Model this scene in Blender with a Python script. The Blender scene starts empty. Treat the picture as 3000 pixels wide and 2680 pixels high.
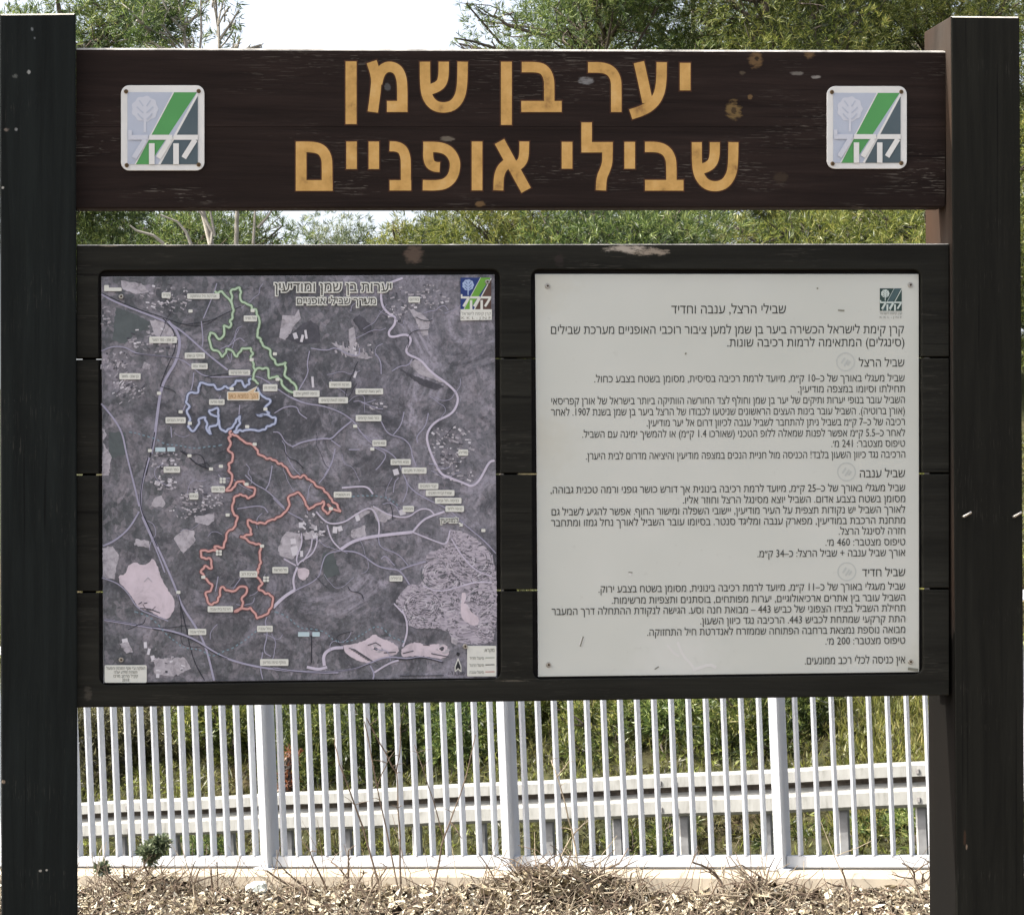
import bpy, bmesh, math, random
import numpy as np
from mathutils import Vector, Matrix
R = math.radians
rng = np.random.default_rng(7)
random.seed(7)
sc = bpy.context.scene
COL = sc.collection

# ------------------------------------------------------------------ camera
EYE = 1.65                      # eye height above the ground at the sign, metres
FPX, CX, CY = 6860.0, 642.0, 1600.0   # focal length and principal point in photo pixels (3000 x 2680)
DIST = 4.8                      # eye to sign
YAW, ROLL = R(3.5), R(0.0)
cam_d = bpy.data.cameras.new('camera')
cam_d.sensor_width = 36.0
cam_d.lens = FPX / 3000 * 36.0
cam_d.shift_x = (1500 - CX) / 3000
cam_d.shift_y = (CY - 1340) / 3000
cam_d.clip_start, cam_d.clip_end = 0.1, 3000
cam = bpy.data.objects.new('camera', cam_d)
COL.objects.link(cam)
cam.location = (0, -DIST, EYE)
cam.rotation_euler = (R(90), 0, -YAW)
sc.camera = cam

# ------------------------------------------------------------------ light
SUN_DIR = Vector((-0.70, 0.10, 0.70)).normalized()      # towards the sun: left, a little behind the sign
elev = math.asin(SUN_DIR.z)
azim = math.atan2(SUN_DIR.x, SUN_DIR.y)
w = bpy.data.worlds.new('World'); sc.world = w
w.use_nodes = True
nt = w.node_tree; nt.nodes.clear()
sky = nt.nodes.new('ShaderNodeTexSky'); sky.sky_type = 'NISHITA'; sky.sun_disc = False
sky.sun_elevation = elev; sky.sun_rotation = azim
sky.air_density = 0.75; sky.dust_density = 5.5; sky.ozone_density = 0.6
bg = nt.nodes.new('ShaderNodeBackground'); bg.inputs[1].default_value = 0.15
wo = nt.nodes.new('ShaderNodeOutputWorld')
hs = nt.nodes.new('ShaderNodeHueSaturation'); hs.inputs['Saturation'].default_value = 0.5
nt.links.new(sky.outputs[0], hs.inputs['Color']); nt.links.new(hs.outputs[0], bg.inputs[0]); nt.links.new(bg.outputs[0], wo.inputs[0])
sun_d = bpy.data.lights.new('sun', 'SUN'); sun_d.energy = 3.0; sun_d.angle = R(0.5); sun_d.color = (1.0, 0.95, 0.87)
sun = bpy.data.objects.new('sun', sun_d); COL.objects.link(sun)
sun.rotation_euler = SUN_DIR.to_track_quat('Z', 'Y').to_euler()
sun.location = (-8, 3, 9)
vs = sc.view_settings
vs.view_transform = 'Standard'; vs.look = 'None'; vs.gamma = 1.0; vs.use_curve_mapping = False
vs.exposure = 1.62

# ------------------------------------------------------------------ points
cy_, sy_ = math.cos(YAW), math.sin(YAW)
def ray(px, py):
    a, b = (px - CX) / FPX, -(py - CY) / FPX
    return Vector((a * cy_ + sy_, cy_ - a * sy_, b))
def at(px, py, Y=0.0):
    """point of the vertical plane y = Y seen at a photo pixel"""
    d = ray(px, py); t = (Y + DIST) / d.y
    return Vector((d.x * t, Y, EYE + d.z * t))
def atz(px, py, Z):
    """point at depth Z from the eye"""
    return Vector((0, -DIST, EYE)) + ray(px, py) * Z

# ------------------------------------------------------------------ object helpers
WORLD = {}
def _link(o, parent, world):
    COL.objects.link(o)
    WORLD[o] = world
    if parent is not None:
        o.parent = parent
        o.matrix_parent_inverse = WORLD[parent].inverted()
def empty(name, loc):
    o = bpy.data.objects.new(name, None); o.location = loc; o.empty_display_size = 0.1
    _link(o, None, Matrix.Translation(Vector(loc)))
    return o
def tag(o, label=None, cat=None, group=None, kind=None):
    if label: o['label'] = label
    if cat: o['category'] = cat
    if group: o['group'] = group
    if kind: o['kind'] = kind
    return o
class MB:
    def __init__(s): s.v = []; s.f = []; s.m = []
    def add(s, vs_, fs, mi=0):
        n = len(s.v); s.v.extend([tuple(p) for p in vs_])
        for f in fs: s.f.append(tuple(n + i for i in f)); s.m.append(mi)
    def quad(s, a, b, c, d, mi=0): s.add([a, b, c, d], [(0, 1, 2, 3)], mi)
    def prism(s, front, back, mi=0):
        n = len(front)
        fs = [tuple(range(n)), tuple(range(2 * n - 1, n - 1, -1))]
        fs += [(i, n + i, n + (i + 1) % n, (i + 1) % n) for i in range(n)]
        s.add(list(front) + list(back), fs, mi)
    def box(s, c, ex, ey, ez, mi=0):
        c = Vector(c); ex, ey, ez = Vector(ex), Vector(ey), Vector(ez)
        v = [c + sx * ex + sy * ey + sz * ez for sx in (-1, 1) for sy in (-1, 1) for sz in (-1, 1)]
        s.add(v, [(0, 1, 3, 2), (4, 6, 7, 5), (0, 4, 5, 1), (2, 3, 7, 6), (0, 2, 6, 4), (1, 5, 7, 3)], mi)
    def tube(s, pts, rads, n=6, mi=0, cap=True):
        pts = [Vector(p) for p in pts]; rings = []
        for i, p in enumerate(pts):
            d = (pts[min(i + 1, len(pts) - 1)] - pts[max(i - 1, 0)]).normalized()
            a = d.cross(Vector((0, 0, 1)) if abs(d.z) < .9 else Vector((1, 0, 0))).normalized(); b = d.cross(a)
            rings.append([p + rads[i] * (math.cos(2 * math.pi * k / n) * a + math.sin(2 * math.pi * k / n) * b) for k in range(n)])
        vs_ = [q for r in rings for q in r]; fs = []
        for i in range(len(pts) - 1):
            for k in range(n):
                fs.append((i * n + k, i * n + (k + 1) % n, (i + 1) * n + (k + 1) % n, (i + 1) * n + k))
        if cap: fs.append(tuple(range(n - 1, -1, -1))); fs.append(tuple(range((len(pts) - 1) * n, len(pts) * n)))
        s.add(vs_, fs, mi)
    def build(s, name, mats, parent=None, smooth=False, bevel=0.0, top_mat=None, recalc=True, sel=None):
        me = bpy.data.meshes.new(name)
        me.from_pydata(s.v, [], s.f)
        if not isinstance(mats, (list, tuple)): mats = [mats]
        for m in mats: me.materials.append(m)
        me.polygons.foreach_set('material_index', s.m)
        if bevel or recalc:
            bm = bmesh.new(); bm.from_mesh(me)
            if recalc: bmesh.ops.recalc_face_normals(bm, faces=bm.faces[:])
            if bevel:
                es = [e for e in bm.edges if len(e.link_faces) == 2 and e.calc_face_angle(0) > .6 and (sel is None or sel(e))]
                bmesh.ops.bevel(bm, geom=es, offset=bevel, segments=2, affect='EDGES', profile=.5)
            if top_mat is not None:
                for f in bm.faces:
                    if f.normal.z > .35: f.material_index = top_mat
            bm.to_mesh(me); bm.free()
        if smooth: me.polygons.foreach_set('use_smooth', [True] * len(me.polygons))
        me.update()
        o = bpy.data.objects.new(name, me)
        _link(o, parent, Matrix.Identity(4))
        return o
def fast_mesh(name, V, F, mats, parent=None, mi=None):
    """V (n,3), F (m,k) numpy arrays"""
    me = bpy.data.meshes.new(name)
    n, m, k = len(V), len(F), F.shape[1]
    me.vertices.add(n); me.vertices.foreach_set('co', V.astype(np.float32).ravel())
    me.loops.add(m * k); me.loops.foreach_set('vertex_index', F.astype(np.int32).ravel())
    me.polygons.add(m); me.polygons.foreach_set('loop_start', np.arange(0, m * k, k, dtype=np.int32))
    for x in (mats if isinstance(mats, (list, tuple)) else [mats]): me.materials.append(x)
    if mi is not None: me.polygons.foreach_set('material_index', mi.astype(np.int32))
    me.update(calc_edges=True); me.validate()
    o = bpy.data.objects.new(name, me); _link(o, parent, Matrix.Identity(4))
    return o

# ------------------------------------------------------------------ materials
def lin(c):
    return tuple((x / 255 / 12.92) if x / 255 <= .04045 else ((x / 255 + .055) / 1.055) ** 2.4 for x in c)
class Nodes:
    def __init__(s, name):
        s.mat = bpy.data.materials.new(name); s.mat.use_nodes = True
        s.t = s.mat.node_tree; s.b = s.t.nodes['Principled BSDF']; s.out = s.t.nodes['Material Output']
    def n(s, typ, **kw):
        x = s.t.nodes.new(typ)
        for k, v in kw.items(): setattr(x, k, v)
        return x
    def l(s, a, b): s.t.links.new(a, b)
    def coord(s, scale=(1, 1, 1), loc=(0, 0, 0)):
        c = s.n('ShaderNodeTexCoord'); m = s.n('ShaderNodeMapping'); m.inputs['Scale'].default_value = scale; m.inputs['Location'].default_value = loc
        s.l(c.outputs['Object'], m.inputs['Vector']); return m.outputs[0]
    def noise(s, vec, scale, detail=4, rough=.55, dist=0.0):
        x = s.n('ShaderNodeTexNoise'); x.inputs['Scale'].default_value = scale; x.inputs['Detail'].default_value = detail
        x.inputs['Roughness'].default_value = rough; x.inputs['Distortion'].default_value = dist
        s.l(vec, x.inputs['Vector']); return x.outputs[0]
    def ramp(s, fac, stops, interp='LINEAR'):
        x = s.n('ShaderNodeValToRGB'); x.color_ramp.interpolation = interp; e = x.color_ramp.elements
        while len(e) < len(stops): e.new(.5)
        for k, (p, c) in enumerate(stops):
            e[k].position = p; e[k].color = (*c, 1) if not isinstance(c, (int, float)) else (c, c, c, 1)
        s.l(fac, x.inputs[0]); return x.outputs[0]
    def mix(s, fac, a, b, blend='MIX'):
        x = s.n('ShaderNodeMix', data_type='RGBA', blend_type=blend)
        for sock, v in ((x.inputs[0], fac), (x.inputs[6], a), (x.inputs[7], b)):
            if isinstance(v, (int, float)): sock.default_value = v
            elif isinstance(v, tuple): sock.default_value = (*v, 1)
            else: s.l(v, sock)
        return x.outputs[2]
    def math(s, op, a, b=0.0):
        x = s.n('ShaderNodeMath', operation=op)
        for sock, v in ((x.inputs[0], a), (x.inputs[1], b)):
            if isinstance(v, (int, float)): sock.default_value = v
            else: s.l(v, sock)
        return x.outputs[0]
    def fin(s, col, rough=.6, spec=.3, bump=None, bstr=.3, bdist=.002, metal=0.0):
        if isinstance(col, tuple): s.b.inputs['Base Color'].default_value = (*col, 1)
        else: s.l(col, s.b.inputs['Base Color'])
        s.b.inputs['Roughness'].default_value = rough; s.b.inputs['Specular IOR Level'].default_value = spec
        s.b.inputs['Metallic'].default_value = metal
        if bump is not None:
            x = s.n('ShaderNodeBump'); x.inputs['Strength'].default_value = bstr; x.inputs['Distance'].default_value = bdist
            s.l(bump, x.inputs['Height']); s.l(x.outputs[0], s.b.inputs['Normal'])
        return s.mat
def simple(name, col, rough=.6, var=.12, scale=8, spec=.3, metal=0.0):
    N = Nodes(name); n = N.noise(N.coord(), scale, 5)
    c = N.ramp(n, [(.3, tuple(x * (1 - var) for x in col)), (.7, tuple(min(1, x * (1 + var)) for x in col))])
    return N.fin(c, rough, spec, metal=metal)
def scale_c(c, k): return tuple(x * k for x in c)

def wood(name, base, horiz, scratch=.0, blobs=(), seed=0.0, low_z=None):
    """dark stained timber: grain along x (horiz) or z, pale scratches, worn blobs (x, z, rx, rz, colour)"""
    N = Nodes(name)
    g = (2.0, 30, 38) if horiz else (38, 30, 2.0)
    v = N.coord(g, (seed, seed * 2, seed)); v0 = N.coord((1, 1, 1), (seed, 0, seed))
    gr = N.noise(v, 1.0, 6, .65, .4)
    big = N.noise(v0, 2.6, 3)
    c = N.ramp(gr, [(.25, scale_c(base, .5)), (.48, base), (.62, scale_c(base, 1.35)), (.8, scale_c(base, 2.1))])
    c = N.mix(N.ramp(big, [(.4, 0.0), (.75, .5)]), c, scale_c(base, .7))
    ck = N.noise(N.coord((1.2, 60, 90) if horiz else (90, 60, 1.2), (seed + 7, 1, seed)), 1.0, 3, .5, .3)
    c = N.mix(N.ramp(ck, [(.66, 0.0), (.70, .75)]), c, scale_c(base, .25))
    if scratch:
        sv = N.coord((16, 60, 420) if horiz else (420, 60, 16), (seed, 0, 3 + seed))
        s1 = N.noise(sv, 1.0, 3, .6)
        m = N.noise(N.coord((.5, 1, 1.6), (seed + .3, 0, .4)), 5.5, 4)
        s2 = N.noise(N.coord((34, 60, 300) if horiz else (300, 60, 34), (seed + 5, 0, 1 + seed)), 1.0, 2, .6); s1 = N.math('MAXIMUM', s1, N.math('SUBTRACT', s2, .04))
        k = N.math('MULTIPLY', N.ramp(s1, [(.60, 0.0), (.66, 1.0)]), N.ramp(m, [(.5, 0.0), (.66, 1.0)]))
        if low_z is not None:
            so = N.n('ShaderNodeSeparateXYZ'); oc = N.n('ShaderNodeTexCoord'); N.l(oc.outputs['Object'], so.inputs[0])
            k = N.math('MULTIPLY', k, N.ramp(N.math('DIVIDE', N.math('SUBTRACT', so.outputs[2], low_z[0]), low_z[1] - low_z[0]), [(.35, 1.0), (.6, .3)]))
        c = N.mix(N.math('MULTIPLY', k, scratch), c, lin((140, 134, 124)))
    co = N.n('ShaderNodeTexCoord'); sep = N.n('ShaderNodeSeparateXYZ'); N.l(co.outputs['Object'], sep.inputs[0])
    wob = N.noise(N.coord((.35, 1, 1) if horiz else (1, 1, .35)), 85, 5, .75)
    for bx, bz, rx, rz, colr in blobs:
        dx = N.math('DIVIDE', N.math('SUBTRACT', sep.outputs[0], bx), rx)
        dz = N.math('DIVIDE', N.math('SUBTRACT', sep.outputs[2], bz), rz)
        d = N.math('ADD', N.math('MULTIPLY', dx, dx), N.math('MULTIPLY', dz, dz))
        d = N.math('ADD', d, N.math('MULTIPLY', N.math('SUBTRACT', wob, .5), 4.6))
        c = N.mix(N.ramp(d, [(.2, .8), (1.0, 0.0)]), c, colr)
    return N.fin(c, .7, .10, gr, .45, .003)

def blob(px, py, rx, ry, rgb, Y=.03):
    p = at(px, py, Y); k = 1 / FPX * (DIST + Y)
    return (p.x, p.z, rx * k * (.75 if rx < 14 else 1), ry * k * (.75 if rx < 14 else 1), scale_c(lin(rgb), .8))
KNOT = (120, 96, 66); PALE = (196, 186, 172)
M = {}
M['header'] = wood('header_wood', lin((36, 28, 25)), True, .75, [
    blob(2214, 178, 22, 26, KNOT), blob(2217, 172, 10, 10, (30, 26, 24)), blob(2372, 160, 22, 16, KNOT), blob(2150, 325, 24, 30, (128, 106, 68)), blob(2150, 325, 11, 15, (60, 48, 36)),
    blob(2198, 285, 10, 11, KNOT), blob(1718, 236, 26, 16, (140, 140, 140)), blob(1310, 408, 22, 8, (120, 112, 100)), blob(1405, 598, 16, 9, KNOT),
    blob(2175, 215, 12, 8, (90, 80, 66)), blob(2285, 520, 24, 20, (64, 54, 44)), blob(1135, 256, 12, 16, (92, 92, 92)), blob(2335, 215, 20, 7, (120, 116, 110)), blob(2390, 226, 16, 6, (150, 146, 140))], 0.0, (at(0, 610, .03).z, at(0, 140, .03).z))
M['board'] = wood('board_wood', lin((31, 31, 27)), True, .12, [
    blob(1840, 730, 70, 14, PALE, .012), blob(1905, 738, 60, 12, (170, 158, 142), .012), blob(1215, 745, 34, 30, (100, 86, 76), .012), blob(1640, 760, 16, 22, (52, 46, 44), .012),
    blob(320, 718, 30, 5, (150, 140, 120), .012), blob(500, 718, 30, 5, (150, 140, 120), .012), blob(1500, 1994, 60, 3, (92, 88, 78), .012), blob(258, 2030, 14, 22, (78, 74, 66), .012)], 4.0)
M['recess'] = wood('recess_wood', lin((22, 21, 21)), True, 0, [], 9.0)
M['post_l'] = wood('post_wood_bluish', lin((22, 26, 25)), False, .10, [
    blob(94, 86, 6, 9, (120, 126, 128), 0), blob(101, 112, 5, 6, (110, 116, 118), 0), blob(85, 212, 9, 9, (168, 170, 166), 0), blob(45, 224, 12, 10, (100, 104, 100), 0),
    blob(20, 381, 13, 8, (122, 112, 104), 0), blob(47, 380, 8, 8, (150, 152, 150), 0), blob(8, 550, 6, 6, (200, 196, 186), 0), blob(10, 2290, 9, 8, (150, 134, 116), 0), blob(118, 2550, 6, 5, (180, 176, 166), 0), blob(136, 2548, 5, 5, (190, 186, 176), 0)], 2.0)
M['post_r'] = wood('post_wood_brown_black', lin((26, 26, 22)), False, .10, [
    blob(2826, 2450, 8, 34, (70, 52, 40), 0), blob(2832, 2480, 4, 12, (150, 130, 112), 0)], 6.0)
M['brightened'] = simple('sun_brightened_wood', (.62, .58, .50), .8, .25, 40)  # post tops: pale wood with the sunlit rim put into its colour
M['sunlit_worn_edge'] = simple('sunlit_worn_wood', (.46, .44, .40), .8, .55, 26)  # worn top edges, paled further to hold the sun's bright line
# letters: ochre routed paint, a little mottled
N = Nodes('ochre_paint'); n1 = N.noise(N.coord(), 26, 5, .65)
M['ochre'] = N.fin(N.ramp(n1, [(.26, lin((138, 104, 60))), (.40, lin((180, 142, 80))), (.55, lin((194, 154, 90))), (.78, lin((204, 170, 112)))]), .6, .25)
M['burnt'] = simple('burnt_edge_paint', lin((62, 36, 22)), .7)
# printed sheets
N = Nodes('white_print'); v = N.coord()
n1 = N.noise(v, 2.2, 3); n2 = N.noise(v, 45, 4)
c = N.ramp(n1, [(.3, (.49, .51, .465)), (.7, (.555, .57, .53))])
c = N.mix(N.ramp(n2, [(.66, 0.0), (.78, .35)]), c, (.36, .36, .33))
sp = N.n('ShaderNodeSeparateXYZ'); co = N.n('ShaderNodeTexCoord'); N.l(co.outputs['Object'], sp.inputs[0])
for cx_, cy_v, rr in ((1575, 812, .11), (2690, 1962, .09), (1990, 1940, .13), (1590, 1300, .10)):
    p_ = at(cx_, cy_v, .02); dx = N.math('SUBTRACT', sp.outputs[0], p_.x); dz = N.math('SUBTRACT', sp.outputs[2], p_.z)
    d = N.math('SQRT', N.math('ADD', N.math('MULTIPLY', dx, dx), N.math('MULTIPLY', dz, dz)))
    d = N.math('ADD', N.math('DIVIDE', d, rr), N.math('MULTIPLY', N.math('SUBTRACT', n2, .5), .9))
    c = N.mix(N.ramp(d, [(.1, .32), (.9, 0.0)]), c, (.42, .40, .31) if cx_ != 1990 else (.62, .63, .61))
M['white_print'] = N.fin(c, .42, .3)
M['ink'] = simple('printed_ink', lin((44, 46, 43)), .55, .15, 60)
M['ink_soft'] = simple('faded_ink', lin((120, 122, 116)), .55, .2, 60)
M['sheet_edge'] = simple('sheet_edge_plastic', (.85, .86, .88), .4, .05)
M['screw'] = simple('steel_screw', (.42, .40, .36), .35, .3, 300, .5, .8)
M['rust_screw'] = simple('rusty_screw', (.12, .075, .03), .7, .4, 300); M['screw_hole'] = simple('rusty_socket', (.05, .035, .02), .7)

# ------------------------------------------------------------------ 2-D shapes
def chaikin(p, it=2):
    p = [np.array(q, float) for q in p]
    for _ in range(it):
        o = [p[0]]
        for a, b in zip(p[:-1], p[1:]): o += [a * .75 + b * .25, a * .25 + b * .75]
        o.append(p[-1]); p = o
    return p
def strip2(p, wd):
    """mitred band round a polyline: two lists of 2-D points"""
    p = [np.array(q, float) for q in p]
    q = [p[0]]
    for x in p[1:]:
        if np.linalg.norm(x - q[-1]) > 1e-6: q.append(x)
    p = q; L, Rr = [], []
    for i in range(len(p)):
        d0 = p[i] - p[i - 1] if i else p[1] - p[0]
        d1 = p[i + 1] - p[i] if i < len(p) - 1 else p[i] - p[i - 1]
        d0 = d0 / np.linalg.norm(d0); d1 = d1 / np.linalg.norm(d1)
        n0 = np.array([-d0[1], d0[0]]); n1 = np.array([-d1[1], d1[0]])
        m = n0 + n1; ln = np.linalg.norm(m)
        m = m / ln if ln > .3 else n0
        k = min(1 / max(np.dot(m, n1), .45), 2.0)
        L.append(p[i] + m * k * wd / 2); Rr.append(p[i] - m * k * wd / 2)
    return L, Rr
class Print:
    """flat printed marks on a plane y = Y, drawn in photo pixels, each mark a hair above the last"""
    def __init__(s, Y, step=2e-5, warp=None): s.b = MB(); s.Y = Y; s.k = 0; s.step = step; s.warp = warp
    def lift(s, k): return (min(k, 70) + (k % 31) * .5) * s.step
    def P(s, q, lift=0.0):
        x, y = (s.warp(q) if s.warp else q)
        return at(x, y, s.Y - lift)
    def band(s, pts, wd, mi=0, smooth=0):
        if smooth: pts = chaikin(pts, smooth)
        L, Rr = strip2(pts, wd)
        base = s.k
        vs_ = []
        for i, (a, b) in enumerate(zip(L, Rr)):
            h = s.lift(base) + ((i % 2) * .3 + i * .004) * s.step; vs_ += [s.P(a, h), s.P(b, h)]
        s.b.add(vs_, [(2 * i, 2 * i + 1, 2 * i + 3, 2 * i + 2) for i in range(len(L) - 1)], mi)
        s.k += 1
    def poly(s, pts, mi=0):
        s.b.add([s.P(q, s.lift(s.k)) for q in pts], [tuple(range(len(pts)))], mi); s.k += 1
    def rect(s, cx, cy, w_, h_, mi=0, r=0):
        s.poly(rrect(cx - w_ / 2, cy - h_ / 2, cx + w_ / 2, cy + h_ / 2, r), mi)
    def build(s, name, mats, parent): return s.b.build(name, mats, parent, recalc=False)
def rrect(x0, y0, x1, y1, r, n=4):
    if r <= 0: return [(x0, y0), (x1, y0), (x1, y1), (x0, y1)]
    o = []
    for cx, cy, a0 in ((x0 + r, y0 + r, 180), (x1 - r, y0 + r, 270), (x1 - r, y1 - r, 0), (x0 + r, y1 - r, 90)):
        for k in range(n + 1):
            a = R(a0 + 90 * k / n); o.append((cx + r * math.cos(a), cy + r * math.sin(a)))
    return o

# lettering -----------------------------------------------------------------
import re
def visual(s):
    """logical Hebrew text -> left-to-right glyph order"""
    s = s[::-1].translate(str.maketrans('()', ')('))
    return re.sub(r'[0-9][0-9.:]*[0-9]|[0-9]', lambda m: m.group()[::-1], s)
_tc = {}; _loops = {}
from mathutils.geometry import delaunay_2d_cdt
def glyphs(s, offset=.0):
    """outline of a text line, filled by the non-zero winding rule"""
    key = (s, offset)
    if key in _tc: return _tc[key]
    c = bpy.data.curves.new('text', 'FONT'); c.body = s; c.size = 1; c.resolution_u = 2; c.offset = offset; c.fill_mode = 'NONE'
    o = bpy.data.objects.new('text', c); COL.objects.link(o)
    bpy.context.view_layer.update()
    m = bpy.data.meshes.new_from_object(o.evaluated_get(bpy.context.evaluated_depsgraph_get()))
    P = np.array([v.co[:2] for v in m.vertices]); E = np.array([e.vertices[:] for e in m.edges])
    bpy.data.objects.remove(o); bpy.data.curves.remove(c); bpy.data.meshes.remove(m)
    # orient each closed outline by walking it
    nb = {}
    for a, b in E: nb.setdefault(int(a), []).append(int(b)); nb.setdefault(int(b), []).append(int(a))
    seen, loops = set(), []
    for v0 in range(len(P)):
        if v0 in seen or v0 not in nb: continue
        lp, prev, cur = [], None, v0
        while cur not in seen:
            seen.add(cur); lp.append(cur)
            nx = [q for q in nb[cur] if q != prev and q not in seen]
            prev, cur = cur, (nx[0] if nx else cur)
        if len(lp) > 2:
            if prev is not None and len(nb[lp[0]]) == 2 and lp[1] < lp[-1] and lp[1] - lp[0] != 1: lp = lp[::-1]
            loops.append(lp)
    EE = [(a, b) for lp in loops for a, b in zip(lp, lp[1:] + lp[:1])]
    V2, E2, F2, *_ = delaunay_2d_cdt([Vector(p) for p in P], EE, [], 0, 1e-6)
    V = np.array([v[:] for v in V2]); T = np.array([f[:] for f in F2 if len(f) == 3])
    cen = V[T].mean(1)
    A, B = P[[e[0] for e in EE]], P[[e[1] for e in EE]]
    up = (A[None, :, 1] <= cen[:, None, 1]) & (B[None, :, 1] > cen[:, None, 1]); dn = (A[None, :, 1] > cen[:, None, 1]) & (B[None, :, 1] <= cen[:, None, 1])
    cr = (B[None, :, 0] - A[None, :, 0]) * (cen[:, None, 1] - A[None, :, 1]) - (cen[:, None, 0] - A[None, :, 0]) * (B[None, :, 1] - A[None, :, 1])
    wn = (up & (cr > 0)).sum(1) - (dn & (cr < 0)).sum(1)
    F = [tuple(int(k) for k in t) for t in T[wn != 0]]
    _tc[key] = (V, F); _loops[key] = [P[lp] for lp in loops]; return V, F
HEB_H = None
def put_text(pr, s, x0, x1, ybase, h, mi=0, offset=.012, rtl=True):
    """one line from x0 to x1 (pixels) on its baseline, letters h pixels tall"""
    global HEB_H
    if HEB_H is None:
        V, F = glyphs('ה', 0.0); HEB_H = V[:, 1].max()
    V, F = glyphs(visual(s) if rtl else s, offset)
    if len(V) == 0: return
    a, b = V[:, 0].min(), V[:, 0].max()
    hh = HEB_H if rtl else .7
    X = x0 + (V[:, 0] - a) / (b - a) * (x1 - x0); Yp = ybase - V[:, 1] / hh * h
    lift = pr.lift(pr.k)
    pr.b.add([pr.P((x, y), lift) for x, y in zip(X, Yp)], [f[::-1] for f in F], mi); pr.k += 1

# ================================================================== THE SIGN
P_BASE = at(1500, 1600, .08); P_BASE.z = 0
board = empty('notice_board', P_BASE)
tag(board, 'dark timber trail notice board with two posts, ochre Hebrew lettering, aerial map and text panel', 'notice board')

def px_slab(mb, corners, Y, th, mi=0):
    f = [at(x, y, Y) for x, y in corners]
    mb.prism(f, [p + Vector((0, th, 0)) for p in f], mi)

# posts
def post(tl, tr, slope, depth, mat, label):
    mb = MB()
    a, b = at(*tl, 0), at(*tr, 0)
    zb = -.35; dz = a.z - zb
    c, d = Vector((b.x + slope * dz, 0, zb)), Vector((a.x + slope * dz, 0, zb))
    f = [a, b, c, d]
    mb.prism(f, [p + Vector((0, depth, 0)) for p in f])
    o = mb.build('post', [mat, M['brightened']], board, bevel=.0035, top_mat=1)
    o['label'] = label
    return o
pl = post((-2, 41), (222, 39), .0022, .155, M['post_l'], 'left post, bluish black with pale nail marks')
prt = post((2785, 47), (2988, 49), .0062, .155, M['post_r'], 'right post, brownish black with pale sunlit top')
N = Nodes('post_side_wood'); n1 = N.noise(N.coord((30, 12, 1.6)), 1.0, 5, .6, .5); n2 = N.noise(N.coord((1, 1, 1)), 2.2, 3)
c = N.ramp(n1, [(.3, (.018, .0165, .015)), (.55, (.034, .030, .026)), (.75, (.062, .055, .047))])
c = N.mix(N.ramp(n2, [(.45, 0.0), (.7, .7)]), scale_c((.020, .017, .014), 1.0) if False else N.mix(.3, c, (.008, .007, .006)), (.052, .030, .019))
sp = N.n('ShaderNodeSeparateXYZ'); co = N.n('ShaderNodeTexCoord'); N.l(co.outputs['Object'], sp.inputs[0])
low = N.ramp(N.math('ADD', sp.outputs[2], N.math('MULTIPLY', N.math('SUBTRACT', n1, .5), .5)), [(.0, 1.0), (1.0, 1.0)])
low = N.math('LESS_THAN', N.math('ADD', sp.outputs[2], N.math('MULTIPLY', N.math('SUBTRACT', n1, .5), .35)), at(2700, 2040, 0).z + .12)  # near black below a ragged height on the inner face
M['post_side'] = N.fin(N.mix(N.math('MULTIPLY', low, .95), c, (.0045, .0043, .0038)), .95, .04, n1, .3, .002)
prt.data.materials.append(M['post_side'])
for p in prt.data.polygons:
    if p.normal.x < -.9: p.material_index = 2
# nails bent in the right post
for nx in (2828, 2975):
    mb = MB(); p = at(nx, 1509, 0)
    mb.tube([p + Vector((-.006, .01, -.003)), p + Vector((-.005, -.006, -.003)), p + Vector((.004, -.009, .003)), p + Vector((.009, -.009, .006))], [.0028, .0028, .0026, .003], 6)
    mb.build('nail', M['screw'], prt)

# header: two planks
HY = .03
seam = 372
mb = MB(); px_slab(mb, [(223, 140), (2770, 148), (2770, seam - .5), (223, seam - .5)], HY, .045)
zs_ = at(1500, 300, HY).z
hp1 = mb.build('header_plank', [M['header'], M['sunlit_worn_edge']], board, bevel=.0045, top_mat=1, sel=lambda e: min(v.co.z for v in e.verts) > zs_)
mb = MB(); px_slab(mb, [(223, seam + .5), (2770, seam + .5), (2768, 607), (223, 611)], HY, .045)
hp2 = mb.build('header_plank', [M['header'], M['header']], board, bevel=.003, sel=lambda e: max(v.co.z for v in e.verts) < at(1500, 450, HY).z)
hp1['label'] = 'upper header plank with knots'; 

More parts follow.
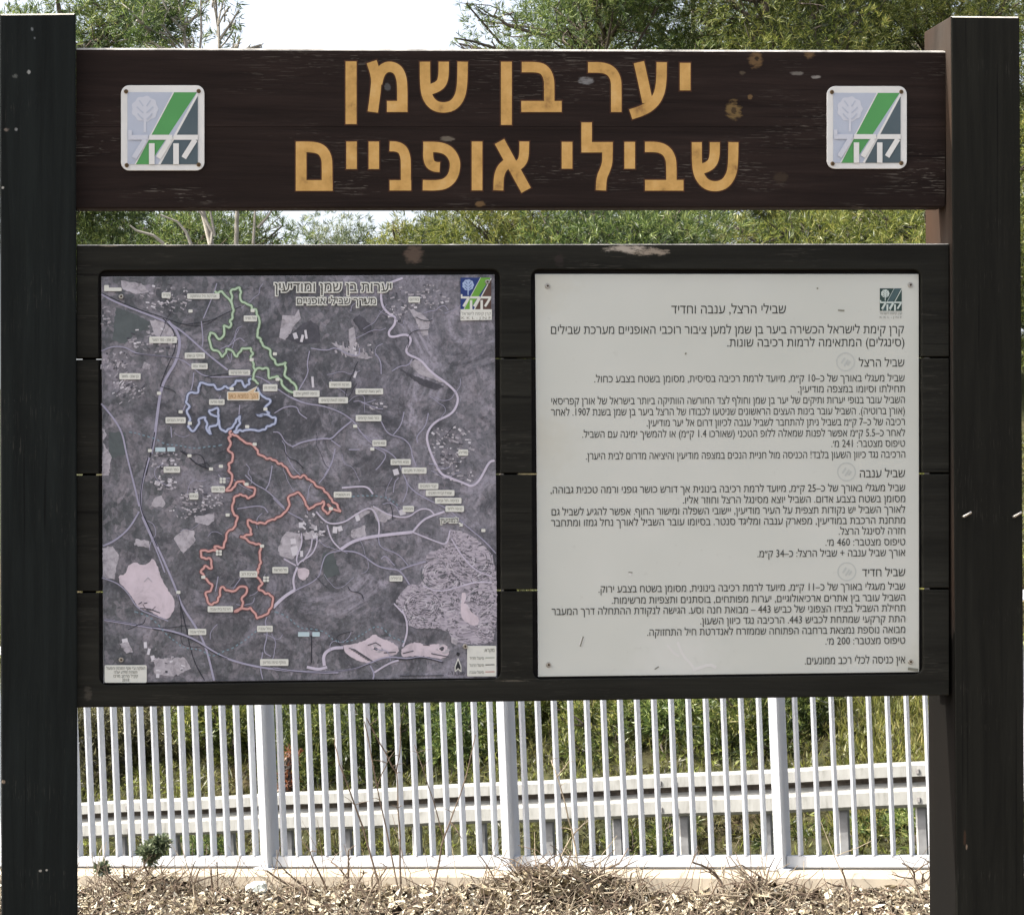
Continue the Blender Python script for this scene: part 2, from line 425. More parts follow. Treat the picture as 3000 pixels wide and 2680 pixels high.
# headline letters, drawn as strokes in crop coordinates of three enlargements
S = 2.037
def c1(p): return (p[0] / S, p[1] / S)
def c2(p): return (1000 + p[0] / S, p[1] / S)
def c3(p): return (2000 + p[0] / S, p[1] / S)
W0 = 64
L1 = [  # (mapping, points, width, smooth)
    (c2, [(58, 368), (58, 742)], 66, 0),
    (c2, [(181, 370), (207, 450), (209, 510), (188, 670)], 62, 1), (c2, [(213, 500), (228, 440), (258, 405), (300, 398), (340, 420), (360, 470), (364, 530), (364, 636)], 62, 2), (c2, [(272, 637), (395, 637)], 66, 0),
    (c2, [(499, 370), (500, 520), (515, 588), (555, 634), (612, 646), (668, 632), (706, 585), (722, 510), (724, 370)], 62, 2), (c2, [(611, 370), (611, 440), (603, 490), (578, 518), (530, 536)], 62, 2),
    (c2, [(985, 370), (985, 747)], 65, 0),
    (c2, [(1077, 402), (1180, 402), (1220, 425), (1240, 475), (1241, 530), (1241, 606)], 62, 2), (c2, [(1074, 637), (1315, 637)], 66, 0),
    (c2, [(1472, 404), (1560, 404), (1612, 425), (1640, 475), (1641, 540), (1641, 670)], 63, 2),
    (c2, [(1912, 373), (1910, 500), (1893, 575), (1850, 632), (1790, 664), (1727, 684)], 62, 2), (c2, [(1776, 373), (1800, 480), (1828, 612)], 63, 0),
    (c3, [(15, 377), (15, 541)], 64, 0)]
L2 = [
    (c1, [(1797, 848), (1797, 1076)], 64, 0), (c1, [(1766, 878), (1880, 878), (1928, 900), (1950, 945), (1952, 1000), (1952, 1076)], 64, 2), (c1, [(1765, 1108), (1985, 1108)], 64, 0),
    (c2, [(61, 846), (61, 1010)], 63, 0), (c2, [(194, 846), (194, 1010)], 63, 0),
    (c2, [(288, 874), (335, 876), (368, 895), (384, 940), (385, 1000), (385, 1076)], 60, 2), (c2, [(288, 1107), (417, 1107)], 62, 0),
    (c2, [(489, 878), (585, 878), (642, 900), (676, 950), (680, 1000), (664, 1060), (620, 1100), (560, 1108), (486, 1106)], 62, 2), (c2, [(518, 906), (518, 940), (528, 980), (556, 997), (588, 999)], 60, 2),
    (c2, [(810, 846), (810, 1137)], 64, 0),
    (c2, [(944, 846), (1103, 1137)], 64, 0), (c2, [(1092, 846), (1091, 930), (1078, 970), (1040, 1000)], 58, 2), (c2, [(937, 1137), (939, 1060), (955, 1008), (992, 975)], 60, 2),
    (c2, [(1347, 848), (1347, 1008)], 64, 0),
    (c2, [(1464, 732), (1464, 880)], 63, 0), (c2, [(1433, 880), (1620, 880)], 62, 0), (c2, [(1588, 911), (1588, 970), (1574, 1015), (1553, 1060), (1549, 1137)], 62, 2),
    (c2, [(1721, 848), (1721, 1008)], 64, 0),
    (c2, [(1812, 878), (1890, 878), (1940, 900), (1966, 945), (1970, 1000), (1970, 1076)], 62, 2), (c2, [(1812, 1107), (2042, 1107)], 64, 0),
    (c3, [(84, 850), (85, 985), (98, 1052), (138, 1102), (195, 1116), (252, 1100), (288, 1050), (301, 985), (303, 850)], 60, 2), (c3, [(192, 850), (192, 915), (184, 962), (160, 992), (112, 1010)], 60, 2)]
G1_ = [[0], [1, 2, 3], [4, 5], [6], [7, 8], [9], [10, 11], [12]]
G2_ = [[0, 1, 2], [3], [4], [5, 6], [7, 8], [9], [10, 11, 12], [13], [14, 15, 16], [17], [18, 19], [20, 21]]
for par, strokes, groups in ((hp1, L1, G1_), (hp2, L2, G2_)):
    for grp in groups:
        pr = Print(HY - .0005, 4e-5)
        for k in grp:
            mp, pts, wd, sm = strokes[k]
            q = [mp(p) for p in pts]
            a, b = np.array(q[0]), np.array(q[1]); e = (a - b) / np.linalg.norm(a - b) * 4; q0 = tuple(a + e)
            a, b = np.array(q[-1]), np.array(q[-2]); e = (a - b) / np.linalg.norm(a - b) * 4; q1 = tuple(a + e)
            pr.band([q0] + q[1:-1] + [q1], wd / S + 8, 0, sm)
        pr.k = 14
        for k in grp:
            mp, pts, wd, sm = strokes[k]; pr.band([mp(p) for p in pts], wd / S, 1, sm)
        pr.build('letter', [M['burnt'], M['ochre']], par)

# emblem ---------------------------------------------------------------------
def emblem_marks(pr, T, mi, letters3=False):
    """T maps emblem units (0..420 wide, 0..435 tall) to pixels; mi: dict of material slots"""
    def poly(p, k): pr.poly([T(q) for q in p], mi[k])
    def band(p, wd, k, sm=0): pr.band([T(q) for q in p], wd * T.s, mi[k], sm)
    poly([(0, 0), (420, 0), (420, 435), (0, 435)], 'field')
    poly([(275, 0), (415, 0), (130, 435), (46, 435)], 'band')
    poly([(420, 22), (420, 435), (190, 435)], 'corner')
    band([(420, 8), (190, 435)], 13, 'white'); band([(275, 0), (46, 435)], 7, 'white')
    # tree motif
    cx, cy = 104, 100
    disc = [(cx + 78 * math.cos(a) * (1 + .05 * math.cos(9 * a)), cy + 76 * math.sin(a) * (1 + .05 * math.cos(9 * a))) for a in np.linspace(0, 2 * math.pi, 60)[:-1]]
    poly(disc, 'tree'); band([(104, 110), (104, 240)], 15, 'tree')
    for yy, dx in ((60, 34), (100, 48), (140, 44)):
        for sg in (-1, 1):
            band([(cx + sg * 10, cy + yy - 76), (cx + sg * dx * .6, cy + yy - 92), (cx + sg * dx, cy + yy - 112)], 8, 'field')
    # the letters
    bars = [(275, 420), (130, 268)] + ([(5, 123)] if letters3 else [(5, 123)])
    for k, (a, b) in enumerate(bars):
        kk = 'white' if (k < 2 or letters3) else 'tree'
        band([(a, 272), (b, 272)], 30, kk)
        band([(b - 16, 286), (b - 84, 396)], 32, kk)
        if k < 2: band([(a + 15, 308), (a + 15, 435)], 34, kk)
        else: band([(15, 228), (15, 262)], 22, kk)
class Aff:
    def __init__(s, x0, y0, x1, y1): s.x0, s.y0 = x0, y0; s.kx = (x1 - x0) / 420; s.ky = (y1 - y0) / 435; s.s = (s.kx + s.ky) / 2
    def __call__(s, q): return (s.x0 + q[0] * s.kx, s.y0 + q[1] * s.ky)
M['plate_white'] = simple('plate_white', (.66, .665, .64), .4, .06, 20)
M['em_lilac'] = simple('emblem_faded_blue', lin((172, 180, 194)), .45, .05)
M['em_green'] = simple('emblem_green', lin((80, 148, 84)), .45, .06)
M['em_slate'] = simple('emblem_slate', lin((76, 90, 96)), .45, .08)
M['em_tree'] = simple('emblem_pale_tree', lin((192, 196, 205)), .45, .04)
def screw(parent, px, py, Y, r=7.0, rusty=False):
    mb = MB(); c = at(px, py, Y); k = (DIST + Y) / FPX * r
    ring = lambda rr, yy: [c + Vector((rr * math.cos(a), yy, rr * math.sin(a))) for a in np.linspace(0, 2 * math.pi, 13)[:-1]]
    a, b = ring(k, 0), ring(k * .8, -.0022)
    mb.prism(b, a); mb.prism(ring(k * .42, -.0027), ring(k * .42, -.0023), 1)
    return mb.build('screw', [M['rust_screw'] if rusty else M['screw'], M['screw_hole']], parent)
def emblem_plate(x0, y0, x1, y1, lab):
    mb = MB()
    f = [at(x, y, HY - .004) for x, y in rrect(x0, y0, x1, y1, 24, 6)]
    mb.prism(f, [p + Vector((0, .0036, 0)) for p in f])
    o = mb.build('emblem_plate', M['plate_white'], board, bevel=.0008)
    o['label'] = lab
    k = (x1 - x0) / 245; kv = (y1 - y0) / 249.4
    pr = Print(HY - .0048, 6e-5)
    emblem_marks(pr, Aff(x0 + 19 * k, y0 + 20.5 * kv, x1 - 19.5 * k, y1 - 18 * kv), dict(field=0, band=1, corner=2, white=3, tree=4))
    pr.build('emblem', [M['em_lilac'], M['em_green'], M['em_slate'], M['plate_white'], M['em_tree']], o)
    for sx, sy in ((15, 18), (228, 17), (17, 234), (228, 232)):
        screw(o, x0 + sx * k, y0 + sy * kv, HY - .0045, 6.5, True)
emblem_plate(354.5, 250.5, 599, 500, 'left emblem plate, white bordered with green band')
emblem_plate(2423, 253, 2657, 495, 'right emblem plate, white bordered with green band')

# lower board: four planks, the front layer routed out round two panels
BY, RD = .012, .012
yT, yB = (lambda x: 717 - (x - 222) / 2558 * 3), (lambda x: 2072 - (x - 222) / 2558 * 36)
XL, XR = 224, 2781
seams = [(1051, 1047), (1390, 1386), (1734, 1724)]
rec = [((288, 792), (1466, 789), (1469, 1990), (291, 2007)), ((1556, 789), (2700, 790), (2706, 1975), (1562, 1990))]   # recess corners TL TR BR BL
def seam_y(k, x): a, b = seams[k]; return a + (b - a) * (x - XL) / (XR - XL)
def edge_x(r, side, y):
    a, b = (r[0], r[3]) if side == 0 else (r[1], r[2])
    return a[0] + (b[0] - a[0]) * (y - a[1]) / (b[1] - a[1])
def notch(r, top):
    """recess corner outline inside the top or bottom plank, left to right"""
    q = 24; pts = []
    if top: c0, c1_ = r[0], r[1]; s0 = 1
    else: c0, c1_ = r[3], r[2]; s0 = -1
    for k in range(6):
        a = R(90 * k / 5); pts.append((c0[0] + q - q * math.cos(a), c0[1] + s0 * (q - q * math.sin(a))))
    for k in range(6):
        a = R(90 * k / 5); pts.append((c1_[0] - q + q * math.sin(a), c1_[1] + s0 * (q - q * math.cos(a))))
    return pts
planks = []
for k in range(4):
    g = 2.6
    t = (lambda x: yT(x)) if k == 0 else (lambda x, k=k: seam_y(k - 1, x) + g)
    b = (lambda x: yB(x)) if k == 3 else (lambda x, k=k: seam_y(k, x) - g)
    mb = MB()
    px_slab(mb, [(XL, t(XL)), (XR, t(XR)), (XR, b(XR)), (XL, b(XL))], BY + RD, .033, 1)
    pieces = []
    if k in (0, 3):
        top = k == 0; fy = b if top else t      # the side that carries the notches
        pts = [(XL, fy(XL))]
        for r in rec:
            xl, xr = edge_x(r, 0, fy(r[0][0])), edge_x(r, 1, fy(r[1][0]))
            pts += [(xl, fy(xl))] + notch(r, top) + [(xr, fy(xr))]
        pts += [(XR, fy(XR))]
        oy = t if top else b
        pts += [(XR, oy(XR)), (XL, oy(XL))]
        if top: pts = pts[::-1]
        pieces.append(pts)
    else:
        ym = (t(1500) + b(1500)) / 2
        for (xa, xb) in (((lambda y: XL), (lambda y: edge_x(rec[0], 0, y))), ((lambda y: edge_x(rec[0], 1, y)), (lambda y: edge_x(rec[1], 0, y))), ((lambda y: edge_x(rec[1], 1, y)), (lambda y: XR))):
            x0, x1 = xa(ym), xb(ym)
            pieces.append([(xa(t(x0)), t(x0)), (xb(t(x1)), t(x1)), (xb(b(x1)), b(x1)), (xa(b(x0)), b(x0))])
    for pts in pieces:
        f = [at(x, y, BY) for x, y in pts]
        mb.prism(f, [p + Vector((0, RD, 0)) for p in f], 0)
    o = mb.build('board_plank', [M['board'], M['recess'], M['sunlit_worn_edge']], board, bevel=.0018)
    if k == 0:
        zt = at(1500, 725, BY).z
        for p in o.data.polygons:
            if p.normal.z > .35 and p.center.z > zt: p.material_index = 2
    planks.append(o)
# battens that tie the planks together behind
for xc in (262, 1495, 2742):
    mb = MB(); px_slab(mb, [(xc - 20, 760), (xc + 20, 760), (xc + 20, 2020), (xc - 20, 2020)], BY + RD + .034, .03)
    mb.build('batten', M['recess'], board, bevel=.002)

# ------------------------------------------------------------------ text panel
TY = BY + RD - .004
TQ = [(1568, 803), (2692, 803), (2693, 1968), (1577, 1982)]
def sheet(name, quad, Y, mat, label):
    mb = MB(); f = [at(x, y, Y) for x, y in quad]
    mb.prism(f, [p + Vector((0, .0035, 0)) for p in f])
    o = mb.build(name, [mat, M['sheet_edge']], board, bevel=.0009)
    for p in o.data.polygons:
        if abs(p.normal.y) < .9: p.material_index = 1
    o['label'] = label
    return o
tp = sheet('text_panel', TQ, TY, M['white_print'], 'pale grey panel of Hebrew trail text')
KA = 2037 / 1260
def warpT(q):
    """panel pixels measured along its right-hand edge -> skewed with the panel"""
    x, y = q
    v = (y - 803) / 1165.0
    return (x, y + v * 14 * (2693 - x) / 1116.0)
A_LINES = [
    ("שבילי הרצל, ענבה וחדיד", 690, 1233, 223, 37), ("קרן קימת לישראל הכשירה ביער בן שמן למען ציבור רוכבי האופניים מערכת שבילים", 120, 1792, 318, 35),
    ("(סינגלים) המתאימה לרמות רכיבה שונות.", 955, 1794, 379, 35), ("שביל הרצל", 1578, 1794, 475, 34),
    ("שביל מעגלי באורך של כ–10 ק״מ, מיועד לרמת רכיבה בסיסית, מסומן בשטח בצבע כחול.", 325, 1795, 545, 30), ("תחילתו וסיומו במצפה מודיעין.", 1290, 1796, 596, 30),
    ("השביל עובר בנופי יערות ותיקים של יער בן שמן וחולף לצד החורשה הוותיקה ביותר בישראל של אורן קפריסאי", 122, 1796, 648, 30),
    ("(אורן ברוטיה). השביל עובר בינות העצים הראשונים שניטעו לכבודו של הרצל ביער בן שמן בשנת 1907. לאחר", 120, 1796, 700, 30),
    ("רכיבה של כ–7 ק״מ בשביל ניתן להתחבר לשביל ענבה לכיוון דרום אל יער מודיעין.", 573, 1796, 752, 30),
    ("לאחר כ–5.5 ק״מ אפשר לפנות שמאלה ללופ הטכני (שאורכו 1.4 ק״מ) או להמשיך ימינה עם השביל.", 268, 1797, 804, 30),
    ("טיפוס מצטבר: 241 מ׳.", 1448, 1797, 854, 30), ("הרכיבה נגד כיוון השעון בלבד! הכניסה מול חניית הנכים במצפה מודיעין והיציאה מדרום לבית היערן.", 285, 1798, 906, 30),
    ("שביל ענבה", 1583, 1797, 998, 34)]
B_LINES = [
    ("שביל מעגלי באורך של כ–25 ק״מ, מיועד לרמת רכיבה בינונית אך דורש כושר גופני ורמה טכנית גבוהה,", 118, 1798, 126, 30),
    ("מסומן בשטח בצבע אדום. השביל יוצא מסינגל הרצל וחוזר אליו.", 745, 1798, 178, 30),
    ("לאורך השביל יש נקודות תצפית על העיר מודיעין, יישובי השפלה ומישור החוף. אפשר להגיע לשביל גם", 123, 1798, 229, 30),
    ("מתחנת הרכבת במודיעין, מפארק ענבה ומליגד סנטר. בסיומו עובר השביל לאורך נחל גמזו ומתחבר", 120, 1798, 280, 30),
    ("חזרה לסינגל הרצל.", 1483, 1798, 330, 30), ("טיפוס מצטבר: 460 מ׳.", 1420, 1798, 382, 30), ("אורך שביל ענבה + שביל הרצל: כ–34 ק״מ.", 1098, 1798, 433, 30),
    ("שביל חדיד", 1594, 1798, 528, 34),
    ("שביל מעגלי באורך של כ–11 ק״מ, מיועד לרמת רכיבה בינונית, מסומן בשטח בצבע ירוק.", 345, 1798, 592, 30),
    ("השביל עובר בין אתרים ארכיאולוגיים, יערות מפותחים, בוסתנים ותצפיות מרשימות.", 408, 1798, 645, 30),
    ("תחילת השביל בצידו הצפוני של כביש 443 – מבואת חנה וסע. הגישה לנקודת ההתחלה דרך המעבר", 123, 1798, 695, 30),
    ("התת קרקעי שמתחת לכביש 443. הרכיבה נגד כיוון השעון.", 827, 1798, 746, 30),
    ("מבואה נוספת נמצאת ברחבה הפתוחה שממזרח לאנדרטת חיל התחזוקה.", 576, 1798, 797, 30),
    ("טיפוס מצטבר: 200 מ׳.", 1420, 1798, 848, 30), ("אין כניסה לכלי רכב ממונעים.", 1322, 1798, 940, 32)]
pr = Print(TY - .0004, 2e-5, warpT)
for lines, oy in ((A_LINES, 780), (B_LINES, 1360)):
    for s_, x0, x1, yb, h in lines:
        put_text(pr, s_, 1540 + x0 / KA, 1540 + x1 / KA, oy + yb / KA, h / KA, 0, .026)
pr.build('lettering', M['ink'], tp)
M['em_dark'] = simple('emblem_dark_green', lin((44, 66, 62)), .5, .12, 60)
M['em_dark2'] = simple('emblem_grey_green', lin((66, 88, 90)), .5, .12, 60)
M['em_pale'] = simple('emblem_pale_print', lin((188, 200, 194)), .5, .06, 60)
pr = Print(TY - .0004, 4e-5)
x0, y0, x1, y1 = 2577.5, 845, 2642, 911
emblem_marks(pr, Aff(x0, y0, x1, y1), dict(field=0, band=1, corner=0, white=2, tree=2), True)
put_text(pr, 'קרן קימת לישראל', x0, x1 + 1, 921, 6, 3, 0.0)
put_text(pr, 'K K L - J N F', x0, x1, 932.5, 6, 3, 0.0, rtl=False)
pr.build('emblem', [M['em_dark'], M['em_dark2'], M['em_pale'], M['ink_soft']], tp)
# faded round stickers beside the three trail names, scuffs on the sheet
M['stamp'] = simple('faded_stamp', (.43, .455, .43), .5, .05); M['scuff'] = simple('white_scuff', (.60, .60, .58), .4, .05); M['gouge'] = simple('gouge_dirt', lin((118, 118, 106)), .7)
for (sx, sy) in ((2477, 1060), (2480, 1382), (2481, 1674)):
    pr = Print(TY - .0003, 4e-5)
    pts = [(sx + 26 * math.cos(a), sy + 26 * math.sin(a)) for a in np.linspace(0, 2 * math.pi, 33)]
    pr.band(pts, 3.5, 0)
    for k, (a, b) in enumerate((((-12, 4), (-2, -12)), ((-4, 12), (8, -6)), ((6, 10), (14, -2)))): pr.band([(sx + a[0], sy + a[1]), (sx + b[0], sy + b[1])], 5, 0)
    pr.build('trail_stamp', M['stamp'], tp)
pr = Print(TY - .0003, 4e-5)
for pts, wd in (([(1985, 1880), (2000, 1920), (2030, 1950), (2035, 1966)], 7), ([(2035, 1960), (2080, 1945), (2098, 1955)], 9), ([(1955, 1890), (1975, 1915), (1990, 1922)], 6), ([(1842, 1680), (1850, 1683)], 7), ([(1700, 1890), (1708, 1866)], 9)):
    pr.band(pts, wd, 0, 1)
for pts, wd in (([(1841, 1676), (1853, 1677)], 3), ([(1700, 1893), (1709, 1864)], 4), ([(2455, 909), (2474, 910)], 4), ([(2660, 1958), (2690, 1962)], 8), ([(1918, 1960), (1930, 1952)], 3), ([(2394, 843), (2396, 847)], 5), ([(2007, 1035), (2011, 1037)], 6)):
    pr.band(pts, wd, 1, 0)
pr.build('scuff', [M['scuff'], M['gouge']], tp)
for sx, sy in ((1604, 838), (2667, 835), (1607, 1947), (2668, 1938)): screw(tp, sx, sy, TY - .0006, 8)

# ------------------------------------------------------------------ map panel
MQ = [(297, 811), (1449, 805), (1457, 1985), (303, 2000)]
N = Nodes('aerial_print'); v = N.coord((1, 1, 1))
n1 = N.noise(v, 5.0, 5, .62, .8); n2 = N.noise(v, 30, 7, .72, .5); n3 = N.noise(v, 150, 4, .7); n4 = N.noise(v, 13, 6, .7, 1.2)
c = N.ramp(n2, [(.30, lin((58, 60, 65))), (.44, lin((88, 88, 94))), (.56, lin((112, 112, 120))), (.72, lin((158, 156, 166)))])
c = N.mix(N.ramp(n1, [(.42, .85), (.56, 0.0)]), c, lin((66, 68, 74)))
c = N.mix(N.ramp(n4, [(.54, 0.0), (.64, .75)]), c, lin((142, 140, 150)))
sp = N.n('ShaderNodeSeparateXYZ'); co = N.n('ShaderNodeTexCoord'); N.l(co.outputs['Object'], sp.inputs[0])
xw, xe = at(330, 1400, TY).x, at(1450, 1400, TY).x
ux = N.math('DIVIDE', N.math('SUBTRACT', sp.outputs[0], xw), xe - xw)
c = N.mix(N.math('MULTIPLY', N.ramp(ux, [(.58, 0.0), (.85, .7)]), N.ramp(n2, [(.35, .15), (.6, 1.0)])), c, lin((144, 142, 154)))
vw = N.n('ShaderNodeMix', data_type='RGBA', blend_type='ADD'); vw.inputs[0].default_value = .05
N.l(N.coord((1, 1, .8)), vw.inputs[6]); nn = N.n('ShaderNodeTexNoise'); nn.inputs['Scale'].default_value = 9; N.l(v, nn.inputs['Vector']); N.l(nn.outputs[1], vw.inputs[7])
for sc_, amt in ((15, .60), (38, .40), (105, .42)):
    vo = N.n('ShaderNodeTexVoronoi'); vo.inputs['Scale'].default_value = sc_; N.l(vw.outputs[2], vo.inputs['Vector'])
    sr = N.n('ShaderNodeSeparateColor'); N.l(vo.outputs['Color'], sr.inputs[0])
    vcol = N.ramp(sr.outputs[0], [(.05, lin((66, 72, 74))), (.4, lin((92, 95, 98))), (.7, lin((116, 114, 121))), (.97, lin((154, 148, 156)))])
    f = N.math('MULTIPLY', N.ramp(ux, [(.12, amt), (.62, amt * (.22 if sc_ < 100 else .9))]), N.ramp(n1, [(.38, .25), (.56, 1.0)]))
    c = N.mix(f, c, vcol)
n5 = N.noise(N.coord((1, 1, 1), (3, 0, 2)), 7.5, 8, .72, 1.6)
c = N.mix(N.ramp(n5, [(.36, .8), (.47, 0.0)]), c, lin((62, 64, 70)))
c = N.mix(N.math('MULTIPLY', N.ramp(n5, [(.52, 0.0), (.66, .8)]), N.ramp(ux, [(.35, .5), (.75, 1.0)])), c, lin((170, 166, 180)))
c = N.mix(N.ramp(n3, [(.32, .6), (.5, 0.0)]), c, lin((54, 54, 60)))
c = N.mix(N.ramp(n3, [(.58, 0.0), (.74, .4)]), c, lin((160, 158, 166)))
M['aerial'] = N.fin(c, .4, .3)
mp = sheet('map_panel', MQ, TY, M['aerial'], 'aerial photo map of forest cycling trails, violet grey')
K4 = 2022 / 800
def q4(p): return (200 + p[0] / K4, 680 + p[1] / K4)
def q5(p): return (800 + p[0] / K4, 680 + p[1] / K4)
def q6(p): return (200 + p[0] / K4, 1340 + p[1] / K4)
def q7(p): return (800 + p[0] / K4, 1340 + p[1] / K4)
def wiggle(pts, amp, step=9, seed=0):
    r = np.random.default_rng(seed); o = [np.array(pts[0], float)]
    for a, b in zip(pts[:-1], pts[1:]):
        a, b = np.array(a, float), np.array(b, float); d = np.linalg.norm(b - a); n = max(1, int(d / step))
        nn = np.array([-(b - a)[1], (b - a)[0]]) / max(d, 1e-6)
        for k in range(1, n + 1):
            o.append(a + (b - a) * k / n + (nn * r.normal(0, amp) if k < n else 0))
    return o
def mc(name, rgb, var=.08): return simple(name, scale_c(lin(rgb), .78), .42, var, 70)
def mground(name, rgb, lo=.5, hi=1.25, sc=38):
    """printed ground tone with the mottling of an aerial photo"""
    N = Nodes(name); b = scale_c(lin(rgb), .80); n1 = N.noise(N.coord(), sc, 7, .75, .6)
    return N.fin(N.ramp(n1, [(.3, scale_c(b, lo)), (.5, b), (.72, scale_c(b, hi))]), .42, .3)
N = Nodes('map_town_blocks'); v = N.coord(); nn = N.n('ShaderNodeTexNoise'); nn.inputs['Scale'].default_value = 14; N.l(v, nn.inputs['Vector'])
vw = N.n('ShaderNodeMix', data_type='RGBA', blend_type='ADD'); vw.inputs[0].default_value = .10; N.l(N.coord((1, 1, 2.1)), vw.inputs[6]); N.l(nn.outputs[1], vw.inputs[7])
vo = N.n('ShaderNodeTexVoronoi'); vo.inputs['Scale'].default_value = 165; N.l(vw.outputs[2], vo.inputs['Vector'])
ve = N.n('ShaderNodeTexVoronoi', feature='DISTANCE_TO_EDGE'); ve.inputs['Scale'].default_value = 46; N.l(vw.outputs[2], ve.inputs['Vector'])
sr = N.n('ShaderNodeSeparateColor'); N.l(vo.outputs['Color'], sr.inputs[0])
c = N.ramp(sr.outputs[0], [(.1, scale_c(lin((96, 95, 102)), .8)), (.3, scale_c(lin((140, 136, 146)), .8)), (.6, scale_c(lin((168, 162, 174)), .8)), (.9, scale_c(lin((196, 190, 200)), .8))])
c = N.mix(N.ramp(ve.outputs['Distance'], [(.03, .8), (.10, 0.0)]), c, scale_c(lin((188, 181, 194)), .8))
M['m_town'] = N.fin(c, .42, .3)
M.update(m_pale=mground('map_pale_ground', (184, 180, 188), .42, 1.3, 60), m_quarry=mground('map_quarry_pink', (216, 204, 214), .72, 1.12, 24), m_white=mc('map_building_white', (222, 220, 228)), m_road=mc('map_road_lilac', (172, 170, 192)),
         m_roadb=mc('map_road_pale', (210, 204, 222)), m_dark=mc('map_rail_dark', (48, 50, 60)), m_stream=mc('map_stream_blue', (132, 158, 172)), m_green=mc('map_trail_green', (188, 214, 184)), m_green2=mc('map_trail_green_edge', (98, 116, 98)),
         m_blue=mc('map_trail_blue', (188, 198, 226)), m_blue2=mc('map_trail_blue_edge', (94, 100, 122)), m_red=mc('map_trail_red', (220, 170, 164)), m_red2=mc('map_trail_red_edge', (114, 84, 88)), m_label=mc('map_label_cream', (228, 230, 222), .03),
         m_lblue=mc('map_label_blue', (196, 218, 226), .03), m_orange=mc('map_label_orange', (226, 198, 160), .04), m_ink=mc('map_label_ink', (104, 106, 96)), m_forest=mground('map_forest_patch', (82, 82, 90), .6, 1.5, 50), m_field=mground('map_field_green', (92, 100, 102), .8, 1.2, 40))
